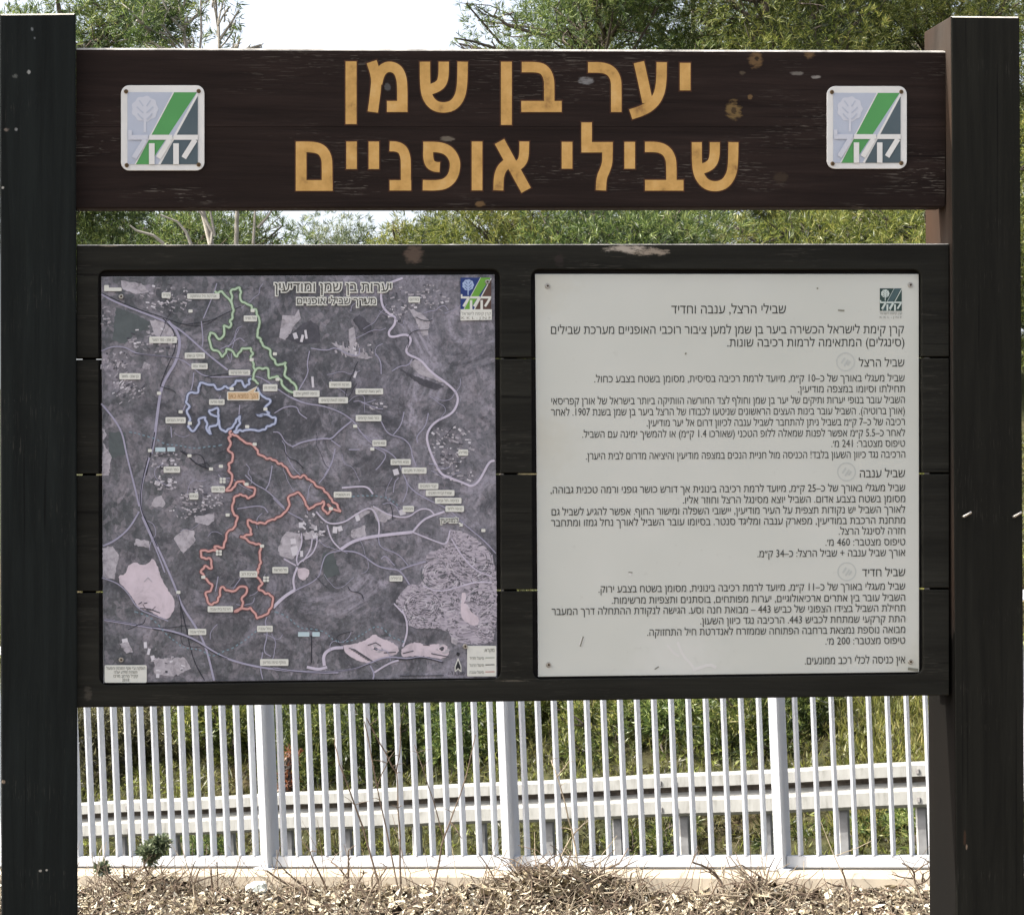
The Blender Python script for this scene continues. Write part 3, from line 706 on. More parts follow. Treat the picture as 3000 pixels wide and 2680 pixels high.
# ground patches
pr = Print(TY - .0003, 6e-6)
G, Q, Wt, Fo, Fi = 0, 1, 2, 3, 4
for fn, pts, mi in [
    (q4, [(350, 560), (480, 600), (600, 660), (600, 720), (500, 740), (420, 830), (330, 800), (340, 680)], Fi), (q4, [(600, 650), (700, 660), (770, 720), (790, 770), (700, 790), (640, 760)], G),
    (q4, [(390, 360), (540, 380), (600, 440), (500, 460), (400, 420)], G), (q4, [(560, 960), (610, 980), (600, 1020), (550, 1010)], G), (q4, [(300, 1480), (420, 1480), (440, 1640), (300, 1680)], Fi),
    (q4, [(250, 1440), (285, 1500), (260, 1540)], G), (q4, [(260, 1560), (320, 1660), (300, 1800), (250, 1800)], G),
    (q5, [(70, 615), (160, 620), (190, 570), (205, 640), (150, 700), (130, 750), (90, 800), (45, 780)], Wt), (q5, [(90, 790), (200, 690), (280, 650), (340, 700), (350, 820), (200, 830)], Fo), (q5, [(590, 650), (640, 610), (720, 680), (740, 760), (650, 740)], Fo),
    (q5, [(930, 1010), (1090, 1080), (1270, 1140), (1200, 1170), (1090, 1130)], Fo), (q5, [(1010, 950), (1090, 950), (1200, 1060), (1280, 1120), (1100, 1060), (1020, 1000)], G),
    (q5, [(1000, 560), (1100, 600), (1160, 660), (1150, 760), (1110, 770), (1060, 660)], G), (q5, [(560, 720), (600, 700), (620, 840), (570, 900)], Wt), (q5, [(430, 820), (540, 850), (740, 930), (700, 940), (560, 920)], G),
    (q6, [(445, 800), (500, 770), (540, 800), (600, 780), (625, 740), (660, 800), (690, 900), (740, 980), (785, 1050), (790, 1120), (740, 1200), (680, 1180), (600, 1130), (520, 1120), (480, 1040), (430, 980), (380, 930), (370, 870), (420, 870)], Q),
    (q6, [(254, 670), (330, 655), (375, 720), (352, 850), (340, 900), (256, 885)], G), (q6, [(780, 600), (850, 530), (930, 540), (940, 620), (850, 710)], G), (q6, [(500, 600), (600, 620), (600, 670), (490, 650)], G), (q6, [(640, 300), (690, 280), (720, 340), (700, 370), (610, 360)], G),
    (q6, [(940, 440), (1080, 410), (1080, 470), (1040, 500), (940, 480)], G), (q6, [(1300, 900), (1330, 960), (1270, 950), (1200, 960), (1240, 900)], Fo), (q6, [(640, 1490), (860, 1480), (910, 1560), (780, 1620), (640, 1600)], G), (q6, [(380, 1380), (440, 1360), (480, 1440), (430, 1450)], G),
    (q6, [(1880, 760), (1890, 700), (1960, 700), (2010, 860), (1900, 900)], Fi),
    (q7, [(60, 610), (100, 550), (200, 560), (215, 640), (190, 700), (140, 755), (60, 730), (36, 690)], G), (q7, [(220, 560), (300, 540), (320, 600), (240, 610)], G), (q7, [(180, 820), (265, 820), (270, 870), (230, 915), (185, 890)], Q),
    (q7, [(580, 540), (680, 500), (690, 580), (600, 600), (575, 580)], G), (q7, [(720, 360), (780, 370), (880, 440), (830, 480), (770, 470)], G), (q7, [(600, 420), (680, 380), (720, 400), (640, 460)], G),
    (q7, [(520, 1390), (640, 1370), (700, 1345), (750, 1300), (800, 1340), (920, 1380), (935, 1450), (850, 1475), (760, 1500), (690, 1525), (580, 1480), (530, 1440)], Q), (q7, [(950, 1420), (1030, 1365), (1150, 1385), (1250, 1375), (1315, 1430), (1270, 1495), (1100, 1465), (955, 1480)], Q),
    (q7, [(1310, 530), (1440, 560), (1540, 630), (1655, 750), (1655, 1360), (1550, 1380), (1350, 1380), (1280, 1260), (1000, 1270), (985, 1150), (895, 1080), (955, 990), (1010, 935), (1110, 945), (1115, 800), (1140, 700), (1260, 670)], 5),
    (q7, [(1390, 1080), (1440, 1080), (1460, 1140), (1530, 1190), (1510, 1250), (1440, 1230), (1390, 1180)], Q), (q7, [(1400, 1000), (1430, 1000), (1420, 1080), (1385, 1080)], Q), (q7, [(1320, 1320), (1370, 1350), (1360, 1390), (1320, 1370)], Wt)]:
    if mi == Wt: pr.poly([fn(p) for p in pts], G); continue
    pr.poly([tuple(p) for p in wiggle([fn(p) for p in (chaikin(pts + [pts[0]], 1) if mi in (Q, 5) else pts + [pts[0]])], 1.1, 5, len(pts))[:-1]], mi)
for fn, (a, b, c_, d) in [(q7, (130, 600, 168, 640)), (q7, (135, 658, 186, 724)), (q7, (442, 512, 476, 560)), (q7, (480, 508, 512, 545)), (q7, (342, 540, 386, 578)), (q7, (302, 505, 326, 540)), (q7, (292, 560, 330, 595)), (q7, (190, 480, 230, 520)), (q7, (610, 425, 640, 470)), (q7, (200, 690, 222, 735)), (q7, (935, 385, 980, 425)), (q7, (890, 85, 930, 130)),
                          (q6, (560, 1365, 582, 1410)), (q6, (586, 1412, 606, 1460)), (q6, (612, 1465, 640, 1500)), (q6, (398, 1340, 440, 1368)), (q6, (735, 155, 765, 215)), (q6, (640, 175, 680, 205)), (q6, (650, 1600, 675, 1630)), (q5, (285, 1070, 302, 1150)), (q5, (600, 1030, 618, 1080)), (q5, (150, 745, 180, 790)), (q5, (205, 760, 225, 815)), (q5, (235, 725, 252, 790))]:
    x, y = fn(((a + c_) / 2, (b + d) / 2)); t = random.uniform(-.35, .35); w_, h_ = (c_ - a) / K4 / 2, (d - b) / K4 / 2
    pr.poly([(x + sx * w_ * math.cos(t) - sy * h_ * math.sin(t), y + sx * w_ * math.sin(t) + sy * h_ * math.cos(t)) for sx, sy in ((-1, -1), (1, -1), (1, 1), (-1, 1))], Wt)
# speckled villages
for fn, cx_, cy_v, rx, ry, n_, ang in [(q4, 720, 490, 190, 120, 60, .4), (q4, 640, 790, 200, 100, 50, 0), (q4, 350, 980, 110, 110, 42, -.9), (q4, 420, 1170, 150, 110, 50, -.7), (q4, 275, 640, 40, 90, 14, 0), (q4, 720, 1690, 120, 80, 40, 0), (q5, 600, 860, 160, 60, 46, 1.4), (q5, 1080, 500, 220, 120, 60, 0), (q5, 1330, 1560, 170, 160, 70, .3),
                                       (q6, 1000, 300, 170, 90, 60, .2), (q6, 720, 190, 110, 60, 26, 0), (q6, 740, 1540, 130, 90, 50, 0), (q6, 870, 390, 130, 60, 30, 0), (q7, 300, 520, 130, 110, 40, .6), (q5, 900, 620, 70, 60, 16, 0), (q5, 780, 1290, 60, 30, 10, 0), (q7, 1330, 120, 160, 90, 30, .2)]:
    for _ in range(n_):
        a, r = random.uniform(0, 6.28), random.random() ** .6
        x, y = fn((cx_ + rx * r * math.cos(a), cy_v + ry * r * math.sin(a))); t = ang + random.gauss(0, .25); w_, h_ = random.uniform(1.2, 7), random.uniform(1.0, 3.2)
        pr.poly([(x + sx * w_ * math.cos(t) - sy * h_ * math.sin(t), y + sx * w_ * math.sin(t) + sy * h_ * math.cos(t)) for sx, sy in ((-1, -1), (1, -1), (1, 1), (-1, 1))], random.choice([G, G, G, G, Wt, 3]))
# town: curved terraces of houses
for cx_, cy_v, r0, r1, a0, a1 in [(1440, 760, 50, 210, -.4, 2.9), (1240, 860, 30, 150, .5, 4.4), (1110, 1090, 30, 150, 0, 6.28), (1560, 1060, 30, 130, .4, 4.6), (1290, 1060, 20, 110, -1, 2.2), (1580, 1280, 20, 90, 0, 6.2), (1060, 1230, 30, 80, 2.8, 6.4), (1560, 880, 20, 100, 2, 5.6)]:
    r_ = r0
    while r_ < r1:
        a = a0
        while a < a1:
            da = random.uniform(18, 60) / r_
            if random.random() < .5:
                seg = [q7((cx_ + r_ * math.cos(a + da * t), cy_v + .8 * r_ * math.sin(a + da * t))) for t in (0, .5, 1)]
                if all(MQ[0][0] + 10 < s_[0] < 1450 and s_[1] < 1925 for s_ in seg): pr.band(seg, random.uniform(1.0, 2.2), random.choice([Fo, Fo, Wt, Fi]))
            a += da + 8 / r_
        r_ += random.uniform(13, 19)
pr.build('map_ground_markings', [M['m_pale'], M['m_quarry'], M['m_white'], M['m_forest'], M['m_field'], M['m_town']], mp)
pr = Print(TY - .0009, 6e-6)
for cx_, cy_v, r_ in ((760, 1415, 18), (1250, 1415, 20)):
    for rr, mi, dx in ((r_ * 2.2, G, 10), (r_ * 1.75, Q, 4), (r_ * .9, Fo, 0)):
        ph = random.uniform(0, 6)
        pr.poly([q7((cx_ + dx + rr * (1 + .22 * math.sin(3 * a + ph) + .12 * math.sin(7 * a)) * math.cos(a), cy_v + rr * (.75 + .2 * math.sin(2 * a + ph)) * math.sin(a))) for a in np.linspace(0, 6.28, 25)[:-1]], mi)
for k in range(9):
    a = (560 + k * 17, 1410 + k * 11); pr.band([q7(a), q7((a[0] + 45, a[1] + 10)), q7((a[0] + 80, a[1] + 34))], 2.2, Fo)
for pts in ([(820, 1445), (910, 1440)], [(960, 1450), (1040, 1430)], [(1110, 1385), (1160, 1390)], [(1170, 1450), (1300, 1475)], [(700, 1390), (760, 1370), (800, 1395)]): pr.band([q7(p) for p in pts], 3, Fo)
for pts in ([(520, 1085), (545, 1070)], [(560, 1080), (585, 1075)], [(530, 1115), (600, 1120), (680, 1150)], [(560, 920), (590, 890), (620, 920)]): pr.band([q6(p) for p in pts], 3, Fo if pts[0][1] > 1000 else G)
pr.build('map_ground_markings', [M['m_pale'], M['m_quarry'], M['m_white'], M['m_forest'], M['m_field']], mp)
# roads, railway, streams
pr = Print(TY - .0011, 6e-6)
RD_, RB, DK, ST = 0, 1, 2, 3
def road(fn, pts, wd, mi, amp=.6, sm=1): pr.band(chaikin(wiggle([fn(p) for p in chaikin(pts, 2)], amp, 14, len(pts)), sm), wd, mi)
road(q5, [(960, 340), (800, 400), (800, 540), (860, 610), (910, 630), (900, 690), (850, 740), (870, 785), (990, 750), (1030, 800), (980, 870), (1000, 910), (1090, 940), (1170, 1040), (1290, 1120), (1370, 1200), (1365, 1280), (1320, 1350), (1200, 1400), (1140, 1480), (1140, 1560), (1190, 1690), (1240, 1790), (1300, 1815), (1420, 1860), (1470, 1885), (1520, 1850), (1560, 1780), (1600, 1700), (1640, 1690)], 6.5, RB)
road(q4, [(245, 460), (330, 510), (480, 570), (640, 630), (760, 680), (850, 740), (950, 830), (1050, 920), (1180, 1020)], 5, RD_)
road(q4, [(247, 452), (480, 560), (700, 630), (850, 690), (950, 672), (1050, 660), (1150, 610), (1280, 550)], 2, DK); road(q4, [(870, 690), (1000, 700), (1100, 640)], 1.6, DK)
road(q4, [(740, 660), (810, 740), (830, 830), (800, 960), (740, 1050), (690, 1150), (665, 1300), (645, 1480), (615, 1640)], 8, RD_)
road(q4, [(700, 640), (770, 710), (795, 780), (795, 870), (730, 1000), (680, 1140)], 2.4, DK); road(q4, [(640, 1480), (615, 1620), (575, 1800)], 3.5, DK)
road(q6, [(600, 0), (545, 180), (530, 350), (560, 450), (650, 640), (720, 790), (800, 980), (840, 1100), (950, 1260), (1020, 1400), (1080, 1650)], 6, RD_)
road(q6, [(590, 0), (540, 200), (530, 370), (600, 520), (660, 660)], 3, DK); road(q6, [(545, 440), (640, 650), (715, 850)], 4, RD_); road(q6, [(805, 990), (840, 1130), (880, 1290), (900, 1400), (940, 1530), (1010, 1650)], 2.4, DK); road(q6, [(830, 1100), (840, 1250), (830, 1380), (900, 1400), (980, 1405)], 1.6, DK)
road(q4, [(245, 880), (330, 845), (420, 850), (500, 900), (640, 915), (840, 935), (940, 1020), (1010, 1070), (1150, 1075), (1350, 1060), (1440, 1080), (1560, 1170), (1700, 1260), (1900, 1290)], 3, RD_); road(q4, [(490, 900), (640, 915), (840, 937)], 1.6, DK); road(q4, [(1010, 1075), (1150, 1050), (1300, 1050)], 2.6, DK)
road(q5, [(130, 1220), (250, 1275), (350, 1280), (500, 1330), (600, 1400), (640, 1470), (740, 1580), (850, 1620), (920, 1680), (970, 1808), (1020, 1908), (1180, 1998), (1300, 2048), (1420, 2168), (1560, 2278), (1650, 2378)], 3.2, RD_)
road(q4, [(245, 1270), (330, 1370), (400, 1480), (430, 1640), (470, 1800), (495, 1900), (525, 2030)], 5, RD_); road(q6, [(525, 400), (450, 530), (340, 620), (255, 655)], 5, RD_)
road(q6, [(265, 1200), (450, 1230), (620, 1260), (800, 1290), (950, 1350), (1080, 1440), (1200, 1500), (1400, 1550), (1600, 1575), (1800, 1590), (2000, 1590)], 5.5, RD_); road(q6, [(265, 1198), (450, 1228), (700, 1268), (870, 1242), (900, 1246)], 1.8, DK); road(q6, [(620, 1265), (800, 1300), (950, 1360), (1080, 1450), (1180, 1490)], 2.2, DK)
road(q7, [(0, 1555), (200, 1590), (400, 1590), (600, 1570), (720, 1520), (840, 1470), (1000, 1490), (1100, 1470), (1250, 1510)], 4, RD_); road(q7, [(0, 1560), (200, 1592), (400, 1590), (600, 1570), (720, 1525)], 1.8, DK); road(q7, [(900, 1490), (1000, 1497), (1100, 1473), (1260, 1518)], 3, DK)
for pts, wd, mi in [([(0, 1110), (80, 1030), (160, 980)], 9, RB), ([(160, 980), (145, 900), (180, 810)], 6, RB), ([(180, 800), (200, 770), (290, 720), (325, 640), (325, 590)], 4, RB), ([(180, 790), (170, 740), (215, 640), (210, 560)], 4, RB), ([(290, 600), (280, 680), (220, 770)], 4, RB), ([(80, 750), (170, 800)], 4, RB),
                    ([(500, 680), (600, 612), (760, 580), (1030, 552)], 9, RB), ([(1030, 555), (1110, 460), (1180, 430), (1270, 400)], 6, RB), ([(510, 690), (640, 700), (760, 800), (850, 825), (940, 830), (1010, 940)], 4, RD_), ([(940, 830), (1020, 800), (1130, 770)], 4, RD_), ([(780, 590), (790, 490), (750, 390), (700, 370), (600, 430), (530, 480), (420, 495), (360, 450), (320, 400)], 4.5, RB),
                    ([(400, 500), (430, 610), (500, 680)], 4, RB), ([(1040, 555), (1200, 620), (1290, 650), (1310, 540)], 4, RB), ([(740, 360), (860, 430), (1000, 450), (1080, 380), (1160, 380), (1200, 430)], 4, RB), ([(780, 590), (790, 670), (930, 710), (1000, 800)], 2.5, RD_), ([(500, 690), (390, 710), (360, 800), (340, 900), (160, 985)], 3, RD_), ([(0, 300), (100, 400), (220, 460)], 3, RD_),
                    ([(380, 1540), (370, 1460), (430, 1410), (520, 1405)], 9, RB), ([(250, 1550), (340, 1570), (400, 1550)], 8, RB), ([(720, 1540), (750, 1600), (740, 1640)], 4, RD_), ([(750, 1590), (860, 1520), (930, 1500)], 5, RB), ([(955, 1130), (990, 1200), (995, 1300), (960, 1400)], 5, RB), ([(895, 1080), (960, 1150)], 4, RB), ([(1400, 950), (1500, 920), (1620, 925)], 4.5, RB), ([(1320, 600), (1390, 720), (1500, 840), (1620, 880)], 3.5, RB), ([(1110, 950), (1230, 1000), (1400, 950)], 3, RB),
                    ([(440, 30), (400, 120), (340, 190)], 2.5, RD_), ([(510, 225), (620, 215), (700, 215), (740, 270)], 5, RB), ([(930, 150), (900, 180), (890, 260)], 2.5, RD_), ([(980, 150), (1000, 240), (960, 330)], 2.5, RD_), ([(800, 750), (830, 720), (900, 800)], 3, RD_)]: road(q7, pts, wd, mi)
for pts in ([(10, 1340), (90, 1290), (180, 1290), (190, 1340), (250, 1380)], [(140, 1590), (220, 1550), (380, 1525), (430, 1535), (490, 1470), (580, 1400)], [(430, 1540), (500, 1590)], [(0, 1480), (50, 1480), (90, 1560), (150, 1590)], [(800, 1400), (850, 1500), (960, 1520), (1020, 1580), (1030, 1660), (1060, 1730)], [(970, 1330), (950, 1430), (890, 1500)], [(1150, 1340), (1130, 1440), (1060, 1510), (1070, 1560)],
            [(460, 1600), (440, 1700), (380, 1800)], [(740, 1590), (850, 1640), (800, 1720), (760, 1760)], [(560, 1610), (640, 1610)], [(270, 880), (250, 980), (265, 1040), (190, 1170)], [(280, 860), (400, 880), (460, 850), (560, 910), (640, 920), (640, 860)], [(880, 1030), (940, 990), (1000, 990), (1030, 940)], [(760, 900), (800, 960), (800, 1050)]): road(q5, pts, 3 if pts[0][0] != 140 else 4.5, RD_)
for fn, pts in ((q4, [(985, 660), (1000, 800), (990, 850)]), (q4, [(1100, 380), (1080, 450), (1000, 640)]), (q4, [(760, 1440), (765, 1520)]), (q4, [(830, 1620), (890, 1660), (950, 1720), (1050, 1755)]), (q6, [(1470, 1180), (1455, 1220), (1480, 1300), (1440, 1440), (1500, 1470)]), (q6, [(1440, 1440), (1420, 1560), (1440, 1640)]), (q6, [(1310, 130), (1380, 200), (1470, 240), (1600, 370)]), (q6, [(1460, 240), (1490, 190), (1510, 60)]), (q6, [(1250, 380), (1440, 350), (1480, 410)]), (q6, [(250, 890), (370, 930), (450, 1010), (510, 1120), (640, 1170), (740, 1210)]), (q6, [(1110, 880), (1090, 990)]), (q4, [(930, 1040), (920, 1150), (850, 1320)]), (q4, [(1270, 1280), (1260, 1400)]), (q7, [(285, 1320), (285, 1520)])):
    road(fn, pts, 3, RD_ if pts[0] not in ((830, 1620), (285, 1320)) else DK)
rt = np.random.default_rng(21)
for k in range(70):
    x, y = rt.uniform(420, 1380), rt.uniform(900, 1900)
    if x > 1220 and y > 1550: continue
    a = rt.uniform(0, 6.28); q = [(x, y)]
    for _ in range(rt.integers(3, 8)):
        a += rt.normal(0, .6); x += 17 * math.cos(a); y += 17 * math.sin(a); q.append((min(max(x, 315), 1440), min(max(y, 830), 1960)))
    pr.band(chaikin(q, 1), rt.uniform(1.2, 2.2), RD_ if rt.random() < .75 else DK)
def dotted(fn, pts):
    pts = chaikin(wiggle([fn(p) for p in pts], 1.2, 12, 5), 1)
    acc = 0; last = None; run = []
    for p in pts:
        run.append(p)
        if last is not None: acc += np.linalg.norm(p - last)
        if acc > 9 and len(run) > 1: pr.band(run, 3.4, ST); run = []; acc = -3
        last = p
dotted(q7, [(10, 1140), (90, 1170), (200, 1260), (300, 1270), (380, 1290), (450, 1350), (500, 1365), (600, 1350), (700, 1280), (760, 1250), (820, 1270), (880, 1330), (980, 1370)])
dotted(q6, [(490, 1140), (600, 1180), (660, 1230), (740, 1320), (840, 1400), (960, 1420), (1060, 1470), (1200, 1420), (1300, 1360), (1400, 1280)])
dotted(q4, [(450, 1480), (540, 1500), (650, 1530), (720, 1570), (850, 1585), (950, 1600), (1100, 1585), (1150, 1570)]); dotted(q7, [(580, 290), (750, 280), (850, 300), (930, 360)])
pr.build('map_road_lines', [M['m_road'], M['m_roadb'], M['m_dark'], M['m_stream']], mp)
# trails
G1 = [q4(p) for p in [(1085, 438), (1150, 455), (1185, 490), (1215, 540), (1215, 600), (1210, 680), (1195, 710), (1150, 690), (1155, 760), (1120, 795), (1085, 755), (1050, 745), (1045, 800), (1060, 860), (1110, 880), (1140, 925), (1170, 865), (1210, 875), (1250, 925), (1285, 860), (1355, 860), (1355, 940), (1370, 1000), (1385, 1020), (1365, 1090), (1410, 1125)]]
G2 = [q4(p) for p in [(1215, 540), (1200, 440), (1270, 410), (1275, 500), (1340, 540), (1395, 590), (1415, 650), (1400, 760), (1440, 840), (1480, 860), (1500, 920), (1550, 985), (1610, 965), (1600, 1060), (1640, 1090), (1690, 1150), (1690, 1185), (1640, 1180), (1590, 1140), (1550, 1065), (1490, 1085), (1480, 1010), (1420, 1005), (1385, 1025)]]
B1 = [q4(p) for p in [(1355, 1085), (1310, 1150), (1285, 1100), (1240, 1100), (1205, 1150), (1100, 1165), (1080, 1130), (975, 1115), (960, 1190), (890, 1195), (870, 1260), (900, 1290), (880, 1340), (905, 1390), (885, 1440), (925, 1475), (960, 1430), (985, 1375), (1015, 1370), (1025, 1460), (1055, 1495), (1045, 1440), (1100, 1430), (1110, 1380), (1105, 1300), (1040, 1320), (1050, 1345), (1110, 1365)]]
B2 = [q4(p) for p in [(1110, 1380), (1120, 1440), (1170, 1480), (1220, 1440), (1270, 1360), (1275, 1415), (1225, 1480), (1310, 1465), (1420, 1470), (1530, 1420), (1535, 1370), (1470, 1350), (1400, 1355), (1490, 1340), (1455, 1300), (1500, 1250), (1425, 1200), (1400, 1150)]]
R1 = [q4(p) for p in [(1210, 1470), (1185, 1520), (1205, 1560), (1180, 1610), (1220, 1660), (1190, 1760)]] + [q6(p) for p in [(1185, 100), (1215, 130), (1205, 190), (1165, 245), (1210, 240), (1250, 180), (1300, 175), (1320, 210), (1385, 230), (1375, 280), (1330, 305), (1275, 270), (1225, 300), (1215, 390), (1250, 460), (1240, 500), (1180, 550), (1155, 630), (1150, 670), (1080, 660), (1110, 690), (980, 690), (985, 740), (1060, 760), (1065, 820), (1010, 800), (980, 850), (1005, 890), (1070, 940), (1060, 970), (1015, 1000), (1030, 1060), (1065, 1090), (1110, 1060), (1130, 960), (1220, 990), (1270, 955), (1320, 960), (1320, 1000), (1290, 1030), (1285, 1110), (1230, 1140), (1350, 1110), (1390, 1160), (1395, 1190), (1470, 1160), (1510, 1100), (1515, 1030), (1460, 1010), (1410, 980), (1440, 930), (1405, 890), (1400, 830), (1430, 780), (1415, 700), (1430, 655), (1350, 630), (1275, 585), (1360, 570), (1330, 500), (1330, 460), (1400, 490), (1530, 460), (1610, 400), (1640, 350), (1625, 300), (1700, 255), (1745, 310), (1780, 385), (1830, 350), (1890, 320), (1880, 370), (1920, 420), (1950, 380), (1920, 345), (1970, 385), (2020, 400)]]
R2 = [q6(p) for p in [(2020, 400), (1930, 280), (1890, 230), (1840, 215), (1760, 140), (1660, 145), (1620, 80), (1530, 20), (1420, -18)]] + [q4(p) for p in [(1380, 1590), (1290, 1540), (1210, 1490)]]
for lab, runs, a, b in (('pale green trail line', (G1, G2), 'm_green', 'm_green2'), ('pale blue trail line', (B1, B2), 'm_blue', 'm_blue2'), ('salmon red trail line', (R1, R2), 'm_red', 'm_red2')):
    pr = Print(TY - .0018, 4e-6)
    for k, r_ in enumerate(runs): pr.band(chaikin(wiggle(r_, 2.3, 7, k + 3), 1), 10.5, 1)
    pr.k += 60
    for k, r_ in enumerate(runs): pr.band(chaikin(wiggle(r_, 2.3, 7, k + 3), 1), 5.8, 0)
    o = pr.build('trail_line', [M[a], M[b]], mp); o['label'] = lab
# name labels
pr = Print(TY - .0024, 6e-6)
LAB = [(q4, 725, 468, 66, 42, 'חדיד'), (q4, 1000, 475, 240, 40, 'אנדרטת חיל התחזוקה'), (q4, 1348, 640, 98, 44, 'תל חדיד'), (q4, 702, 798, 205, 48, 'בן שמן - כפר הנוער'), (q4, 937, 915, 150, 44, 'מחלף בן שמן'), (q4, 972, 993, 120, 44, 'משמר גמזו'), (q4, 457, 1068, 158, 46, 'בן שמן - מושב'), (q4, 1268, 1040, 160, 40, 'מעבר תת קרקעי'), (q4, 1495, 1152, 108, 52, 'מבואת חנה וסע'),
       (q4, 1100, 1258, 115, 42, 'מצפה מודיעין'), (q4, 795, 1393, 150, 46, 'חניית הנכים'), (q4, 767, 1758, 122, 46, 'כפר דניאל'), (q5, 1045, 500, 86, 44, 'בודרוס'), (q5, 247, 1196, 195, 48, 'כניסה למתקן אדם'), (q5, 497, 1130, 165, 46, 'חורבת חרמשית'), (q5, 713, 1180, 205, 44, 'חאן נאות קדומים'), (q5, 446, 1245, 218, 46, 'כניסה לנאות קדומים'), (q5, 707, 1377, 190, 46, 'כפר נאות קדומים'),
       (q5, 787, 1562, 104, 46, 'מבוא מודיעים'), (q5, 945, 1702, 150, 44, 'מבוא מודיעים'), (q5, 1045, 1765, 183, 46, 'כניסה יד מקבים'), (q5, 1408, 1632, 72, 46, 'מדיה'), (q7, 515, 275, 132, 44, 'גיא ויטנשטיין'), (q7, 1150, 212, 148, 44, 'קברי המכבים'), (q7, 1237, 263, 212, 44, 'שמורת קברות המכבים'), (q7, 1297, 320, 196, 44, 'כניסה תל גמזו'), (q7, 1345, 380, 138, 44, 'כניסה לליגד'), (q7, 1002, 380, 82, 44, 'חממה'),
       (q7, 910, 895, 96, 44, 'ברפיליה'), (q6, 1110, 235, 100, 46, 'תל גמזו'), (q6, 930, 287, 66, 48, 'גמזו'), (q6, 1334, 863, 130, 46, 'חורבת רגב'), (q6, 1570, 833, 118, 46, 'תל מורשת'), (q6, 1126, 1122, 188, 44, 'חורבת בית ענבה'), (q6, 955, 1290, 134, 46, 'מחלף ענבה'), (q6, 1456, 1267, 116, 46, 'נחל ענבה'), (q6, 1525, 1516, 210, 50, 'מחלף כניסה מודיעין')]
for fn, x, y, w_, h_, s_ in LAB:
    X, Yp = fn((x, y)); pl_ = Print(TY - .0024, 6e-6)
    pl_.rect(X, Yp, w_ / K4, h_ / K4, 0, 3); pl_.k = 20
    put_text(pl_, s_, X - w_ / K4 * .40, X + w_ / K4 * .40, Yp + 3.4, 7.0, 1, 0.0)
    pl_.build('map_label', [M['m_label'], M['m_ink']], mp)
for fn, x, y, w_, h_ in ((q4, 682, 1610, 76, 32), (q4, 762, 1608, 58, 32), (q7, 227, 1308, 84, 34), (q7, 318, 1308, 56, 34)):
    X, Yp = fn((x, y)); pr.rect(X, Yp, w_ / K4, h_ / K4, 1, 2)
for fn, x, y in ((q4, 672, 1193), (q4, 605, 1617), (q4, 897, 1655), (q4, 1057, 1753), (q4, 1130, 1733), (q4, 832, 1330), (q4, 905, 585), (q4, 1365, 582), (q4, 1530, 902), (q4, 1358, 945), (q4, 1550, 1090), (q4, 1210, 1160), (q4, 1460, 1310), (q4, 1325, 1440), (q4, 1380, 1570), (q4, 900, 1415), (q6, 1320, 198), (q6, 1000, 885), (q6, 1435, 655), (q6, 815, 997), (q6, 1180, 425), (q6, 1945, 378), (q5, 608, 1436), (q5, 735, 1605), (q7, 1557, 540)):
    X, Yp = fn((x, y)); pk = Print(TY - .0024, 6e-6); pk.rect(X, Yp, 12, 9, 0, 2); pk.build('map_marker', [M['m_label']], mp)
for fn, x, y in ((q6, 1143, 170), (q6, 1115, 705), (q6, 1465, 900)):
    for dx in (-12, 12):
        for dy in (-11, 11): X, Yp = fn((x + dx, y + dy)); pk = Print(TY - .0024, 6e-6); pk.rect(X, Yp, 8, 7.5, 0, 2); pk.build('map_marker', [M['m_label']], mp)
X, Yp = q4((1296, 1213)); pr.rect(X, Yp, 242 / K4, 66 / K4, 0, 4); pr.poly([q4(p) for p in ((1305, 1190), (1402, 1138), (1378, 1190))], 0); pr.rect(X, Yp, 228 / K4, 54 / K4, 2, 3); pr.poly([q4(p) for p in ((1320, 1190), (1394, 1148), (1370, 1190))], 2)
X, Yp = q6((425, 1601)); pr.rect(X, Yp, 312 / K4, 130 / K4, 0, 4)
X, Yp = q7((1545, 1506)); pr.rect(X, Yp, 216 / K4, 226 / K4, 0, 3)
X, Yp = q4((330, 425)); pr.rect(X, Yp, 130 / K4, 26 / K4, 0, 2); X, Yp = q4((283, 410)); pr.rect(X, Yp, 14, 14, 0, 3)
pr.poly([q7(p) for p in ((1370, 1480), (1395, 1545), (1395, 1590), (1370, 1570), (1345, 1590), (1345, 1545))], 0)
o = pr.build('map_markings', [M['m_label'], M['m_lblue'], M['m_orange']], mp)
pr = Print(TY - .0031, 6e-6)
X, Yp = q4((1296, 1213)); put_text(pr, 'הנך נמצא כאן', X - 42, X + 42, Yp + 6, 12, 1, .01)
for k, s_ in enumerate(('הופקה ע״י אגף התכנון והפעול', 'תשתית ומידע יערני', 'קק״ל מרחב מרכז', '2018')):
    X, Yp = q6((425, 1560 + k * 29)); put_text(pr, s_, X - (57, 34, 36, 10)[k], X + (57, 34, 36, 10)[k], Yp + 3.5, 7.5, 0, 0.0)
X, Yp = q7((1600, 1427)); put_text(pr, 'מקרא:', X - 15, X + 15, Yp + 4, 9, 0, .01)
for k, (s_, mi) in enumerate((('סינגל חדיד', 2), ('סינגל הרצל', 3), ('סינגל ענבה', 4))):
    X, Yp = q7((1508, 1487 + k * 52)); put_text(pr, s_, X - 21, X + 21, Yp + 3, 7, 0, 0.0)
    pr.band([q7((1572, 1482 + k * 52)), q7((1640, 1480 + k * 52))], 2.2, mi)
put_text(pr, '1:13,500', q7((1300, 0))[0], q7((1418, 0))[0], q7((0, 1608))[1], 9, 3, .01, rtl=False)
pr.band([q7((940, 1616)), q7((1265, 1613))], 2.4, 3)
